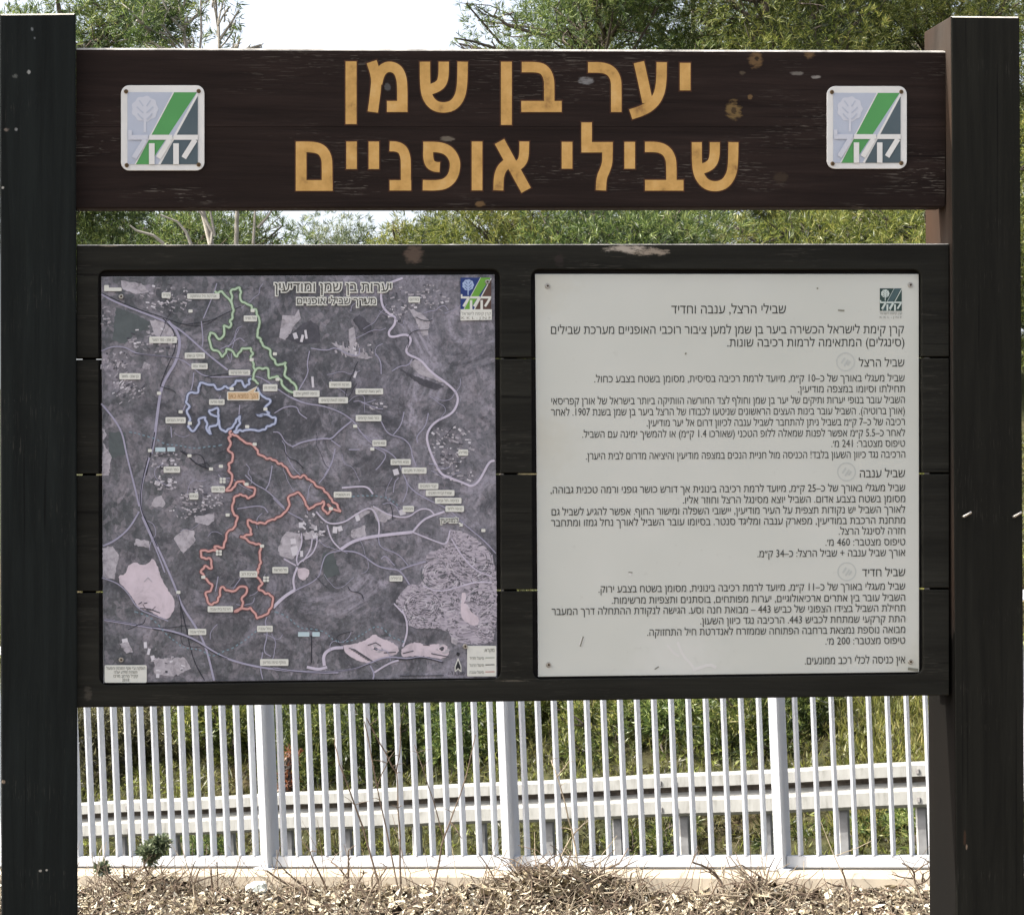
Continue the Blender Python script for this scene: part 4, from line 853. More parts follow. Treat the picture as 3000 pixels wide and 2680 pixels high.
pr.poly([q7(p) for p in ((1370, 1500), (1388, 1550), (1388, 1575), (1370, 1556), (1352, 1575), (1352, 1550))], 3)
pr.poly([q7(p) for p in ((1362, 1440), (1380, 1444), (1384, 1458), (1372, 1470), (1356, 1458))], 3)
pr.build('map_lettering', [M['m_ink'], mc('map_you_are_here_ink', (176, 140, 96)), mc('legend_grey', (150, 160, 146)), mc('map_dark_ink', (44, 46, 52)), mc('legend_red', (190, 120, 110))], mp)
# title: dark letters with a pale halo
pr = Print(TY - .0031, 4e-6)
T1 = ('יערות בן שמן ומודיעין', q5((12, 0))[0], q5((876, 0))[0], q5((0, 442))[1], 25); T2 = ('מערך שבילי אופניים', q5((178, 0))[0], q5((760, 0))[0], q5((0, 535))[1], 18)
T3 = ('למודיעין', q7((1240, 0))[0], q7((1370, 0))[0], q7((0, 482))[1], 12)
for s_, x0, x1, yb, h in (T1, T2, T3):
    V, F = glyphs(visual(s_), .018); a, b = V[:, 0].min(), V[:, 0].max()
    for lp in _loops[(visual(s_), .018)]:
        q = [(x0 + (x - a) / (b - a) * (x1 - x0), yb - y / HEB_H * h) for x, y in lp]
        pr.band(q + [q[0], q[1]], 7.5 if h > 15 else 5, 0)
pr.poly([q7(p) for p in ((1370, 486), (1385, 480), (1392, 492), (1404, 484), (1404, 512), (1376, 508), (1386, 500))], 0)
pr.build('title_halo_print', [M['m_label']], mp)
pr = Print(TY - .0036, 4e-6)
for t_ in (T1, T2, T3): put_text(pr, *t_, 0, .018)
pr.build('title_lettering', [mc('title_ink', (78, 78, 74))], mp)
M['em_blue'] = mc('emblem_navy', (40, 62, 124)); M['em_lime'] = mc('emblem_lime', (112, 172, 66)); M['em_brown'] = mc('emblem_brown', (92, 70, 62)); M['em_sky'] = mc('emblem_pale_blue', (172, 192, 226))
pr = Print(TY - .0024, 8e-6)
x0, y0, x1, y1 = q5((1388, 338)) + q5((1615, 572))
emblem_marks(pr, Aff(x0, y0, x1, y1), dict(field=0, band=1, corner=2, white=3, tree=4), True)
pr.poly([(x0, y1), (x1 + 2, y1), (x1 + 2, y1 + 31), (x0, y1 + 33)], 3)
put_text(pr, 'קרן קימת לישראל', x0 + 3, x1 - 1, y1 + 17, 8, 5, .004); put_text(pr, 'K K L - J N F', x0 + 3, x1 - 1, y1 + 29, 7.5, 5, .0, rtl=False)
pr.build('emblem', [M['em_blue'], M['em_lime'], M['em_brown'], M['m_label'], M['em_sky'], M['m_ink']], mp)
for sx, sy in ((355, 869), (1428, 826), (355, 1932), (1363, 1893)): screw(mp, sx, sy, TY - .0030, 8)

# ================================================================== FENCE, GUARDRAIL, GROUND
Z0 = 11.5
def fu(t): return (774 + 625 * t) / (1 - .0553 * t)
def fZ(t): return Z0 * (1 - .0553 * t)
CR = Vector((cy_, -sy_, 0))                       # camera right
UP = Vector((0, 0, 1)) - CR * .041                # the whole railing leans a little to the left
def fbase(t): return atz(fu(t) + 18.5, 2521, fZ(t))
B0, B1 = fbase(0), fbase(1)
D3 = (fbase(2) - fbase(0)) / 2                    # one bay, 3-D
D = Vector((D3.x, D3.y, 0)).normalized(); NV = Vector((D.y, -D.x, 0))
if NV.y > 0: NV = -NV
BAY = Vector((D3.x, D3.y, 0)).length
def fpt(t): return B0 + D3 * t
def frame(p): d = Vector((p[0] - B0.x, p[1] - B0.y, 0)); return d.dot(D), -d.dot(NV)
GL, GR = atz(235, 2350, 20.2), atz(2735, 2228, 15.75)
aL, sL = frame(GL); aR, sR = frame(GR)
slope_f = D3.z / BAY
def zf(a): return B0.z - .118 + slope_f * np.clip(a, -6, 8)
def sg(a): return sL + (sR - sL) * (np.clip(a, -8, 12) - aL) / (aR - aL)
def zg(a): return GL.z - .78 + (GR.z - GL.z) * (np.clip(a, -6, 9) - aL) / (aR - aL)
def ground(x, y):
    a, s = frame((x, y)); f, g, q = float(zf(a)), float(zg(a)), float(sg(a))
    ks = [-400, -9, -4.2, -.25, .35, 1.4, q + .5, q + 3.4, q + 12, q + 35, q + 400]
    kz = [0, 0, 0, f, f, g, g + .02, g + 1.7, g + 4.4, g + 7.5, g + 11]
    return float(np.interp(s, ks, kz)) + .03 * math.sin(x * 1.7 + .6) * math.cos(y * 1.3)
# terrain sheet
av = np.concatenate([[-600, -200, -80, -40, -25], np.arange(-16, 20.1, .5), [26, 40, 80, 200, 600]])
sv = np.concatenate([[-600, -200, -60, -25, -14], np.arange(-9, 2.1, .25), np.arange(2.5, 36, .75), [45, 60, 90, 200, 600]])
mb = MB(); V = []
for s_ in sv:
    for a_ in av:
        x, y = B0.x + D.x * a_ - NV.x * s_, B0.y + D.y * a_ - NV.y * s_
        V.append((x, y, ground(x, y)))
na = len(av)
mb.add(V, [(j * na + i, j * na + i + 1, (j + 1) * na + i + 1, (j + 1) * na + i) for j in range(len(sv) - 1) for i in range(na - 1)])
N = Nodes('earth'); v = N.coord()
n1 = N.noise(v, .5, 4); n2 = N.noise(v, 9, 6, .7); n3 = N.noise(v, 45, 4, .7)
dirt = N.ramp(n2, [(.3, (.045, .034, .024)), (.5, (.12, .092, .064)), (.7, (.28, .23, .17))])
green = N.ramp(n2, [(.3, (.022, .022, .012)), (.55, (.045, .048, .02)), (.8, (.10, .09, .045))])
sp = N.n('ShaderNodeSeparateXYZ'); co = N.n('ShaderNodeTexCoord'); N.l(co.outputs['Object'], sp.inputs[0])
far = N.math('GREATER_THAN', sp.outputs[1], 8.8)
c = N.mix(far, dirt, N.mix(N.ramp(n1, [(.5, 0.0), (.66, .6)]), green, (.075, .045, .028)))
M['earth'] = N.fin(c, .95, .1, n3, .6, .03)
tag(mb.build('ground', M['earth'], smooth=True), kind='structure')
# asphalt strip between fence and guardrail
mb = MB()
for a0 in np.arange(-14, 16, 1.0):
    q = []
    for aa, k in ((a0, 0), (a0 + 1, 0), (a0 + 1, 1), (a0, 1)):
        s_ = 1.5 if k == 0 else float(sg(aa)) - .5
        x, y = B0.x + D.x * aa - NV.x * s_, B0.y + D.y * aa - NV.y * s_
        q.append((x, y, ground(x, y) + .035))
    mb.add(q, [(0, 1, 2, 3)])
M['asphalt'] = simple('asphalt', (.06, .06, .062), .9, .3, 60)
tag(mb.build('road', M['asphalt']), kind='structure')

# kerb under the railing
M['concrete'] = simple('kerb_concrete', (.34, .295, .23), .85, .22, 7)
mb = MB(); NH = Vector((0, 0, 1))
A, Bq = fpt(-4.5), fpt(6.5)
for k in range(11):
    p0, p1 = fpt(-4.5 + k) + D * .004, fpt(-3.5 + k) - D * .004
    top = -.036
    f = [p + NV * n + NH * z for p in (p0,) for n, z in ((.17, -.35), (.17, top - .02), (.15, top), (-.15, top), (-.17, top - .02), (-.17, -.35))]
    b = [p + NV * n + NH * z for p in (p1,) for n, z in ((.17, -.35), (.17, top - .02), (.15, top), (-.15, top), (-.17, top - .02), (-.17, -.35))]
    mb.prism(f, b)
tag(mb.build('kerb', M['concrete']), kind='structure')

N = Nodes('white_fence_paint'); n1 = N.noise(N.coord((1, 1, .3)), 14, 4)
n2 = N.noise(N.coord((6, 6, .9)), 5, 5, .7)
M['fence'] = N.fin(N.mix(N.ramp(n2, [(.55, 0.0), (.78, .45)]), N.ramp(n1, [(.3, (.43, .45, .475)), (.7, (.49, .505, .525))]), (.27, .26, .235)), .5, .22)
fence = empty('railing_fence', tuple(fpt(0) - NH * .05))
tag(fence, 'white metal railing fence of upright flat bars standing on a beige kerb', 'fence')
H = 1.10
for t in range(-3, 7):
    p = fpt(t); mb = MB(); h = H + .16
    mb.box(p - UP * .07 + UP * (h / 2), D * .019, NV * .064, UP * (h / 2))
    mb.box(p - UP * .07 + UP * (h + .004), D * .022, NV * .067, UP * .004)
    mb.box(p - UP * .031, D * .05, NV * .085, UP * .004)
    mb.build('post', M['fence'], fence, bevel=.0015)
for t0 in range(-3, 6):
    for nm, hh, hy in (('bottom_rail', 0.0, .025), ('top_rail', H, .022)):
        p0, p1 = fpt(t0) + D * .021, fpt(t0 + 1) - D * .021
        mb = MB(); c = (p0 + p1) / 2 + UP * hh
        mb.box(c, (p1 - p0) / 2, NV * .021, UP * hy)
        mb.build(nm, M['fence'], fence, bevel=.002)
proto = None
for t0 in range(-1, 4):
    for k in range(1, 16):
        p = fpt(t0 + k / 16)
        if proto is None:
            mb = MB(); mb.box(p + UP * ((H + .003) / 2 + .0015), D * .0052, NV * .0245, UP * ((H - .047) / 2))
            proto = mb.build('picket', M['fence'], fence); pp = p
        else:
            o = proto.copy(); COL.objects.link(o); o.parent = fence
            o.matrix_parent_inverse = proto.matrix_parent_inverse.copy(); o.location = p - pp
            o.rotation_euler = (0, 0, random.uniform(-.004, .004)) if False else (0, 0, 0)
for t0, ks in ((-2, range(9, 16)), (4, range(1, 9))):
    for k in ks:
        o = proto.copy(); COL.objects.link(o); o.parent = fence
        o.matrix_parent_inverse = proto.matrix_parent_inverse.copy(); o.location = fpt(t0 + k / 16) - pp

# guardrail
N = Nodes('galvanised_white'); n1 = N.noise(N.coord((1, 1, .25)), 22, 5, .65)
M['rail'] = N.fin(N.ramp(n1, [(.25, (.17, .167, .15)), (.45, (.27, .268, .248)), (.75, (.34, .337, .315))]), .6, .2)
M['rail_slot'] = simple('rail_slot_brown', (.085, .07, .055), .9, .5, 26); M['rail_post'] = simple('rail_post_grey', (.17, .17, .17), .7, .25, 12); M['rail_white'] = simple('rail_post_white', (.62, .60, .55), .6, .15, 12); M['bolt'] = simple('bolt_grey', (.22, .21, .2), .5, .2, 90)
GD = (GR - GL); gl = GD.length; GDh = Vector((GD.x, GD.y, 0)).normalized(); GN = Vector((GDh.y, -GDh.x, 0))
if GN.y > 0: GN = -GN
g = empty('guardrail', tuple(GL - NH * .78)); tag(g, 'pale galvanised two-wave roadside guardrail behind the white railing', 'guardrail')
prof = [(.015, 0), (.05, -.004), (.083, -.022), (.083, -.096), (.03, -.106), (.005, -.118), (.005, -.140), (.022, -.152), (.083, -.196), (.083, -.284), (.05, -.306), (.015, -.31)]
mb = MB(); nst = 40; E0, E1 = -3.2, gl + 3.0
P_ = []
for i in range(nst + 1):
    c = GL + GD / gl * (E0 + (E1 - E0) * i / nst) + NH * (.004 * math.sin(i * 1.3))
    for d_, z_ in prof: P_.append(c + GN * d_ + UP * z_)
for i in range(nst + 1):
    c = GL + GD / gl * (E0 + (E1 - E0) * i / nst) + NH * (.004 * math.sin(i * 1.3))
    for d_, z_ in prof: P_.append(c + GN * (d_ - .004) + UP * z_)
npf = len(prof); off = (nst + 1) * npf
fs = []
for i in range(nst):
    for j in range(npf - 1):
        q = (i * npf + j, i * npf + j + 1, (i + 1) * npf + j + 1, (i + 1) * npf + j)
        fs.append(q); fs.append(tuple(off + k for k in q[::-1]))
    for j in (0, npf - 1):
        fs.append((i * npf + j, (i + 1) * npf + j, off + (i + 1) * npf + j, off + i * npf + j))
mb.add(P_, fs); beam = mb.build('beam', [M['rail'], M['rail_slot']], g, recalc=False)
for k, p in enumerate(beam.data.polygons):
    if k < nst * (2 * npf) and (k % (2 * npf)) in (6, 8, 10): p.material_index = 1  # darker brown faces along the beam's middle slot
def g_at(px):
    """distance along the guardrail seen in pixel column px"""
    best = min(np.linspace(-3, gl + 2.8, 800), key=lambda e: abs(gpx(e) - px)); return float(best)
def gpx(e):
    p = GL + GD / gl * e - Vector((0, -DIST, EYE)); zc = p.x * sy_ + p.y * cy_; xc = p.x * cy_ - p.y * sy_
    return CX + FPX * xc / zc
for px in (210, 368, 520, 685, 852, 1025, 1228, 1420, 1618, 1815, 2010, 2250, 2480, 2705, 2950):
    e = g_at(px - 14); p = GL + GD / gl * e; mb = MB()
    mb.box(p - UP * .53 - GN * .02, GDh * .028, GN * .02, UP * .42)
    mb.box(p - UP * .53 - GDh * .034 - GN * .02, GDh * .0055, GN * .02, UP * .42, 1)
    mb.build('post', [M['rail_post'], M['rail_white']], g)
for px in (1143, 1186, 1946, 1990, 390, 430, 2700):
    e = g_at(px); p = GL + GD / gl * e
    for z_ in (-.06, -.25):
        mb = MB(); mb.box(p + GN * .087 + UP * z_, GDh * .011, GN * .006, UP * .016); mb.build('bolt', M['bolt'], g)

# ================================================================== PLANTS
def leaf_mat(name, cols, scale=1.1, trans=.42):
    N = Nodes(name); N.t.nodes.remove(N.b)
    geo = N.n('ShaderNodeNewGeometry'); n1 = N.noise(N.coord(), scale, 3)
    f = N.math('ADD', N.math('MULTIPLY', n1, .72), N.math('MULTIPLY', N.math('SUBTRACT', geo.outputs['Random Per Island'], .5), .42))
    c = N.ramp(f, [(.14 + .13 * i * 4 / (len(cols) - 1), cc) for i, cc in enumerate(cols)])
    d = N.n('ShaderNodeBsdfDiffuse'); t = N.n('ShaderNodeBsdfTranslucent'); gl_ = N.n('ShaderNodeBsdfGlossy'); gl_.inputs['Roughness'].default_value = .45
    N.l(c, d.inputs[0]); N.l(c, t.inputs[0])
    m1 = N.n('ShaderNodeMixShader'); m1.inputs[0].default_value = trans; N.l(d.outputs[0], m1.inputs[1]); N.l(t.outputs[0], m1.inputs[2])
    m2 = N.n('ShaderNodeMixShader'); m2.inputs[0].default_value = .035; N.l(m1.outputs[0], m2.inputs[1]); N.l(gl_.outputs[0], m2.inputs[2])
    N.l(m2.outputs[0], N.out.inputs[0]); return N.mat
M['pine'] = leaf_mat('pine_needles', [(0.015, 0.029, 0.01), (0.047, 0.079, 0.023), (0.116, 0.169, 0.045), (0.224, 0.271, 0.078), (0.316, 0.31, 0.113)])
M['pine_y'] = leaf_mat('yellow_green_needles', [(0.018, 0.029, 0.008), (0.061, 0.086, 0.02), (0.153, 0.184, 0.039), (0.256, 0.264, 0.061), (0.336, 0.3, 0.096)])
M['pine_g'] = leaf_mat('grey_green_needles', [(0.027, 0.039, 0.024), (0.072, 0.101, 0.054), (0.145, 0.182, 0.1), (0.229, 0.252, 0.143), (0.336, 0.332, 0.2)])
M['shrub'] = leaf_mat('dark_shrub_leaves', [(0.016, 0.025, 0.009), (0.046, 0.067, 0.018), (0.106, 0.14, 0.032), (0.194, 0.215, 0.06), (0.329, 0.304, 0.105)])
M['rust'] = leaf_mat('rust_dead_leaves', [(0.084, 0.029, 0.014), (0.15, 0.054, 0.024), (0.216, 0.086, 0.04), (0.24, 0.122, 0.064), (0.27, 0.18, 0.112)])
M['under'] = leaf_mat('undergrowth_leaves', [(0.023, 0.02, 0.009), (0.064, 0.056, 0.022), (0.121, 0.115, 0.038), (0.18, 0.193, 0.052), (0.316, 0.373, 0.077)], .8)
M['grassy'] = leaf_mat('grass_blades', [(.035, .045, .016), (.07, .085, .025), (.13, .13, .04), (.21, .19, .07), (.32, .27, .13)], .6)
M['grassy_y'] = leaf_mat('sunny_grass_blades', [(.08, .09, .025), (.15, .16, .04), (.22, .22, .06), (.30, .27, .09), (.40, .34, .16)], .9)
M['bark'] = simple('pine_bark', (.10, .082, .066), .9, .4, 14); M['bark_pale'] = simple('pale_bark', (.27, .25, .215), .85, .25, 12); M['twig'] = simple('dry_twig', (.13, .095, .068), .9, .35, 30); M['twig_pale'] = simple('pale_dry_twig', (.30, .25, .18), .9, .3, 30)

def unit(n):
    v = rng.normal(size=(n, 3)); return v / np.linalg.norm(v, axis=1, keepdims=True)
def tufts(cs, rs, n, ln, wd, nb, flat=.75, up=.35):
    """n tufts of nb pointed blades over clumps (centres cs, radii rs) -> V, F"""
    cs, rs = np.array(cs, float), np.array(rs, float)
    p = rs ** 2; idx = rng.choice(len(cs), n, p=p / p.sum())
    d = unit(n); rad = rs[idx] * (.35 + .65 * rng.random(n) ** .6)
    off = d * rad[:, None]; off[:, 2] *= flat
    c = cs[idx] + off
    ax = d + rng.normal(0, .5, (n, 3)); ax[:, 2] += up; ax /= np.linalg.norm(ax, axis=1, keepdims=True)
    return blades(c, ax, ln, wd, nb)
def blades(c, ax, ln, wd, nb, spread=.62):
    n = len(c)
    a = np.repeat(ax, nb, 0) + rng.normal(0, spread, (n * nb, 3)); a /= np.linalg.norm(a, axis=1, keepdims=True)
    b = np.repeat(c, nb, 0) + rng.normal(0, ln * .12, (n * nb, 3))
    s = np.cross(a, unit(n * nb)); s /= np.maximum(np.linalg.norm(s, axis=1, keepdims=True), 1e-6)
    L = ln * rng.uniform(.55, 1.25, (n * nb, 1)); Wd = wd * rng.uniform(.6, 1.3, (n * nb, 1)) / 2
    V = np.stack([b, b + a * L * .45 + s * Wd, b + a * L, b + a * L * .45 - s * Wd], 1).reshape(-1, 3)
    F = np.arange(len(V)).reshape(-1, 4)
    return V, F
def limb(mb, p, q, r0, r1, n=5, bend=.12, mi=0):
    p, q = Vector(p), Vector(q); L = (q - p).length; pts = []
    j = Vector((random.gauss(0, 1), random.gauss(0, 1), random.gauss(0, .6))) * L * bend
    for i in range(n):
        t = i / (n - 1); pts.append(p.lerp(q, t) + j * math.sin(math.pi * t) + Vector((0, 0, -.05 * L * math.sin(math.pi * t))))
    mb.tube(pts, [r0 + (r1 - r0) * i / (n - 1) for i in range(n)], 5, mi)
def fill_ell(e, Z, n, depth=1.0):
    """n clump centres spread through an ellipsoid given in pixels at depth Z"""
    px, py, rx, ry = e; out = []
    k = Z / FPX; c = atz(px, py, Z)
    fwd = Vector((sy_, cy_, 0))
    while len(out) < n:
        u = unit(1)[0] * rng.random() ** (1 / 3) * 1.0
        out.append(c + CR * float(u[0]) * rx * k + fwd * float(u[1]) * rx * k * depth + Vector((0, 0, float(u[2]) * ry * k)))
    return out
def tree(name, label, Z, base_px, ells, mat, n_cl=34, per=125, cl_r=(.45, .85), extra=(), trunk_r=.13, bark='bark', ln=.11, wd=.0115, nb=13, trunk_pts=None, twigs=(), cat='tree', group='trees beyond the road', sparse=1.0):
    g0 = atz(base_px, 2200, Z); gz = ground(g0.x, g0.y); base = Vector((g0.x, g0.y, gz - .05))
    root = empty(name, tuple(base)); tag(root, label, cat, group)
    cs, rs = [], []
    for e in ells:
        for c in fill_ell(e, Z, n_cl): cs.append(c); rs.append(random.uniform(*cl_r))
    for (px, py, rp) in extra:
        cs.append(atz(px, py, Z + random.uniform(-.5, .5))); rs.append(rp * Z / FPX)
    top = max(c.z for c in cs); cx = sum((c for c in cs), Vector()) / len(cs)
    mb = MB()
    if trunk_pts: tp = [base] + [atz(x, y, Z) for x, y in trunk_pts]
    else:
        m = Vector((cx.x, cx.y, 0)); tp = [base.lerp(Vector((m.x, m.y, top - .4)), t) + Vector((math.sin(t * 5 + Z) * .12, math.cos(t * 4) * .1, 0)) * (t > 0) for t in (0, .2, .4, .6, .8, 1)]
    mb.tube(tp, [trunk_r * (1 - .82 * i / (len(tp) - 1)) for i in range(len(tp))], 8)
    mb.build('trunk', M[bark], root, smooth=True)
    mb = MB()
    def on_trunk(z):
        for a, b in zip(tp[:-1], tp[1:]):
            if a.z <= z <= b.z: return a.lerp(b, (z - a.z) / max(b.z - a.z, 1e-6))
        return tp[-1] if z > tp[-1].z else tp[0]
    for c, r in zip(cs, rs):
        o = on_trunk(max(base.z + .25 * (c.z - base.z), c.z - random.uniform(.35, .9) * (math.hypot(c.x - cx.x, c.y - cx.y) * .7 + .3)))
        limb(mb, o, c, trunk_r * .28, .012)
        for _ in range(3): limb(mb, o.lerp(c, random.uniform(.5, .9)), c + Vector(unit(1)[0]) * r * .8, .012, .005, 4)
    for tw in twigs: mb.tube([atz(x, y, Z - .1) for x, y in tw], [.020 - .011 * i / (len(tw) - 1) for i in range(len(tw))], 6)
    mb.build('limbs', M[bark], root)
    n = int(per * sum(r * r for r in rs) / .42 * sparse)
    V, F = tufts(cs, rs, n, ln, wd, nb)
    fast_mesh('crown', V, F, M[mat], root)
    return root

TREES = [
    dict(name='pine_tree', label='dense green pine at far left, rising behind the left post top', Z=27, base_px=120, ells=[(170, 300, 330, 430)], mat='pine', n_cl=60, extra=[(330, 40, 110), (420, 90, 90), (300, 110, 110), (390, 10, 80)]),
    dict(name='slender_tree', label='pale trunked slender tree with thin leaves against the white sky, beside the dense left pine', Z=24.5, base_px=640, ells=[], mat='pine', extra=[(400, 60, 80), (440, 120, 70), (540, 60, 50), (470, 70, 66), (430, 10, 80), (500, 20, 60), (470, 20, 70), (520, -70, 110), (560, 110, 46), (480, 130, 50), (570, 250, 80), (620, 330, 100), (520, 400, 110), (660, 450, 90), (590, 30, 26)], trunk_r=.042, bark='bark_pale', twigs=[[(618, 715), (622, 680), (600, 640), (574, 606), (540, 400)], [(628, 690), (622, 650), (612, 600)], [(560, 716), (545, 680), (520, 650), (470, 630)], [(480, 715), (450, 690), (400, 676), (380, 660)], [(538, 90), (500, 50), (470, -10)], [(572, 300), (590, 100), (588, 0)]], trunk_pts=[(628, 1200), (618, 715), (592, 612), (572, 300), (538, 90), (520, -20), (510, -120)], sparse=1.7),
    dict(name='slender_tree', label='slender tree with a sparse feathery top standing at the left edge of the open sky', Z=25.5, base_px=700, ells=[], mat='pine', extra=[(640, 100, 30), (690, 60, 30), (702, 112, 26), (672, 20, 34), (610, -30, 60), (630, -100, 90), (690, 130, 22), (765, 132, 11), (730, 136, 9), (660, 300, 80), (720, 350, 60), (740, 480, 70)], trunk_r=.034, bark='bark_pale', twigs=[[(742, 715), (745, 660), (748, 600), (700, 400)], [(755, 668), (780, 640), (800, 612)], [(642, 140), (640, 60), (655, 0)], [(642, 120), (676, 70), (700, 30)]], trunk_pts=[(700, 1200), (692, 715), (695, 612), (668, 300), (642, 140), (634, 30), (630, -100)], sparse=1.5),
    dict(name='pine_tree', label='low broad green tree seen in the left half of the gap under the header', Z=30.5, base_px=470, ells=[(480, 800, 330, 200)], mat='pine', n_cl=60, extra=[(780, 690, 70), (840, 740, 60), (895, 760, 50), (830, 660, 34), (720, 650, 60), (250, 650, 90), (380, 650, 80)]),
    dict(name='pine_tree', label='small distant rounded pine just right of the sky notch under the header', Z=36, base_px=1010, ells=[(1020, 860, 150, 170)], mat='pine_g', n_cl=24, extra=[(1060, 690, 50), (980, 730, 40), (910, 780, 50)]),
    dict(name='pine_tree', label='yellow green young pine with a pointed tip between the rounded pine and the large ones', Z=33, base_px=1300, ells=[(1230, 830, 170, 170)], mat='pine_y', n_cl=26, extra=[(1270, 690, 50), (1150, 670, 46), (1200, 700, 50), (1310, 650, 34)]),
    dict(name='pine_tree', label='bright yellow green pine behind the middle of the gap under the header', Z=28, base_px=1500, ells=[(1500, 830, 230, 240)], mat='pine_y', n_cl=40, extra=[(1400, 660, 70), (1480, 640, 80), (1580, 650, 80)]),
    dict(name='pine_tree', label='tall pine whose left edge borders the white sky above the header', Z=33, base_px=1760, ells=[(1800, 250, 400, 430)], mat='pine', n_cl=66, extra=[(1330, 112, 22), (1345, 128, 18), (1365, 10, 24), (1400, 60, 50), (1440, 120, 60), (1460, 20, 70), (1560, 90, 90), (1620, 20, 90), (1700, 100, 90), (1380, 134, 26), (1410, 250, 90), (1420, 420, 100)]),
    dict(name='pine_tree', label='tall lighter green pine above the right half of the header', Z=32, base_px=2260, ells=[(2260, 200, 340, 560)], mat='pine_y', n_cl=72, extra=[(2050, 60, 90), (2150, 110, 90), (2300, 70, 100), (2420, 100, 90), (2400, 20, 90)]),
    dict(name='pine_tree', label='tall pine with bare pale twigs directly behind the top of the right post', Z=33.5, base_px=2740, ells=[(2740, 250, 380, 600)], mat='pine_y', n_cl=72, extra=[(2560, 60, 90), (2640, 110, 80), (2700, 30, 90), (2900, 20, 90), (3000, 60, 90)]),
    dict(name='pine_tree', label='lower dark pine seen right of centre in the gap under the header', Z=27, base_px=1900, ells=[(1890, 860, 290, 280)], mat='pine', n_cl=46, extra=[(1750, 660, 80), (1850, 650, 80), (1980, 660, 80)]),
    dict(name='pine_tree', label='lower yellow green pine seen in the gap left of the right post', Z=27.5, base_px=2350, ells=[(2360, 860, 320, 300)], mat='pine_y', n_cl=46, extra=[(2150, 660, 80), (2250, 650, 80), (2400, 660, 80), (2550, 650, 80)]),
    dict(name='pine_tree', label='lower bushy pine partly hidden by the right post, in the gap under the header', Z=26.5, base_px=2720, ells=[(2740, 860, 280, 300)], mat='pine_y', n_cl=40, extra=[(2640, 660, 70), (2720, 650, 70)]),
    dict(name='pine_tree', label='pine at the far right edge showing as a thin strip past the right post', Z=29, base_px=3120, ells=[(3150, 900, 260, 1000)], mat='pine_y', n_cl=70, extra=[(3010, 600, 60), (3010, 900, 60), (3020, 1300, 60), (3010, 1700, 60)]),
    dict(name='pine_tree', label='farthest pine filling in behind the tall right pines', Z=40, base_px=2050, ells=[(2000, 350, 520, 560)], mat='pine', n_cl=60, cl_r=(.7, 1.2)),
    dict(name='pine_tree', label='farthest pine behind the right post, darker than those in front', Z=41, base_px=2700, ells=[(2720, 350, 430, 560)], mat='pine', n_cl=60, cl_r=(.7, 1.2)),
]
for t_ in TREES: tree(**t_)

def railZ(px):
    p = GL + GD / gl * g_at(px) - Vector((0, -DIST, EYE)); return p.x * sy_ + p.y * cy_
SHR = [(285, 2190, 120, 150, 2.6, 'dark bush at the left end of the railing view, nearest the left post', 'under_d'), (470, 2120, 150, 110, 3.0, 'brown olive bush behind the railing, left of its leftmost visible post', 'under_d'), (690, 2110, 130, 110, 2.8, 'fresh lime green bush directly behind the leftmost visible railing post', 'pine_y'),
       (940, 2180, 130, 150, 2.4, 'olive bush right of the rust coloured dead branch', 'shrub'), (1150, 2160, 150, 160, 2.5, 'dark bush behind the railing bars midway between the left and middle railing posts', 'shrub'), (1350, 2180, 130, 160, 2.6, 'dark green bush just left of the middle railing post', 'pine'), (1570, 2140, 150, 150, 2.6, 'fresh green bush just right of the middle railing post', 'pine_y'),
       (1780, 2160, 150, 160, 2.3, 'deep green bush midway between the middle and right railing posts', 'shrub'), (1990, 2140, 150, 160, 2.5, 'leafy green bush behind the bars under the right text panel', 'pine'), (2200, 2160, 140, 160, 2.2, 'dark bush just left of the rightmost railing post', 'shrub'), (2360, 2170, 80, 150, 2.3, 'narrow dark bush just right of the rightmost railing post, beside the sunny grass', 'shrub'),
       (2640, 2450, 130, 70, .8, 'low bush under the guardrail near the right post', 'pine'), (2330, 2470, 120, 60, .8, 'low bush under the guardrail behind the rightmost railing post', 'shrub'), (600, 2490, 150, 50, .8, 'low green tuft of bush below the guardrail left of the leftmost railing post', 'pine'), (1950, 2460, 150, 60, .8, 'low dark bush under the guardrail below the text panel', 'shrub')]
M['under_d'] = leaf_mat('brown_olive_leaves', [(0.018, 0.018, 0.01), (0.053, 0.05, 0.025), (0.111, 0.104, 0.05), (0.17, 0.162, 0.071), (0.265, 0.25, 0.128)], .9)
for (px, py, rx, ry, dz, lab, mt) in SHR:
    Zb = railZ(px) + dz
    tree('bush', lab, Zb, px, [(px, py, rx, ry)], mt, n_cl=26 if ry > 100 else 9, per=560, cl_r=(.16, .34) if ry > 100 else (.1, .18), trunk_r=.03, ln=.07, wd=.012, nb=10, cat='bush', group='bushes behind the guardrail')
tree('dead_branch', 'rust coloured dead foliage just right of the leftmost railing post', railZ(850) + .7, 850, [(842, 2250, 14, 80)], 'rust', n_cl=12, per=900, cl_r=(.05, .09), trunk_r=.012, ln=.045, wd=.016, nb=5, cat='dead branch', group=None)

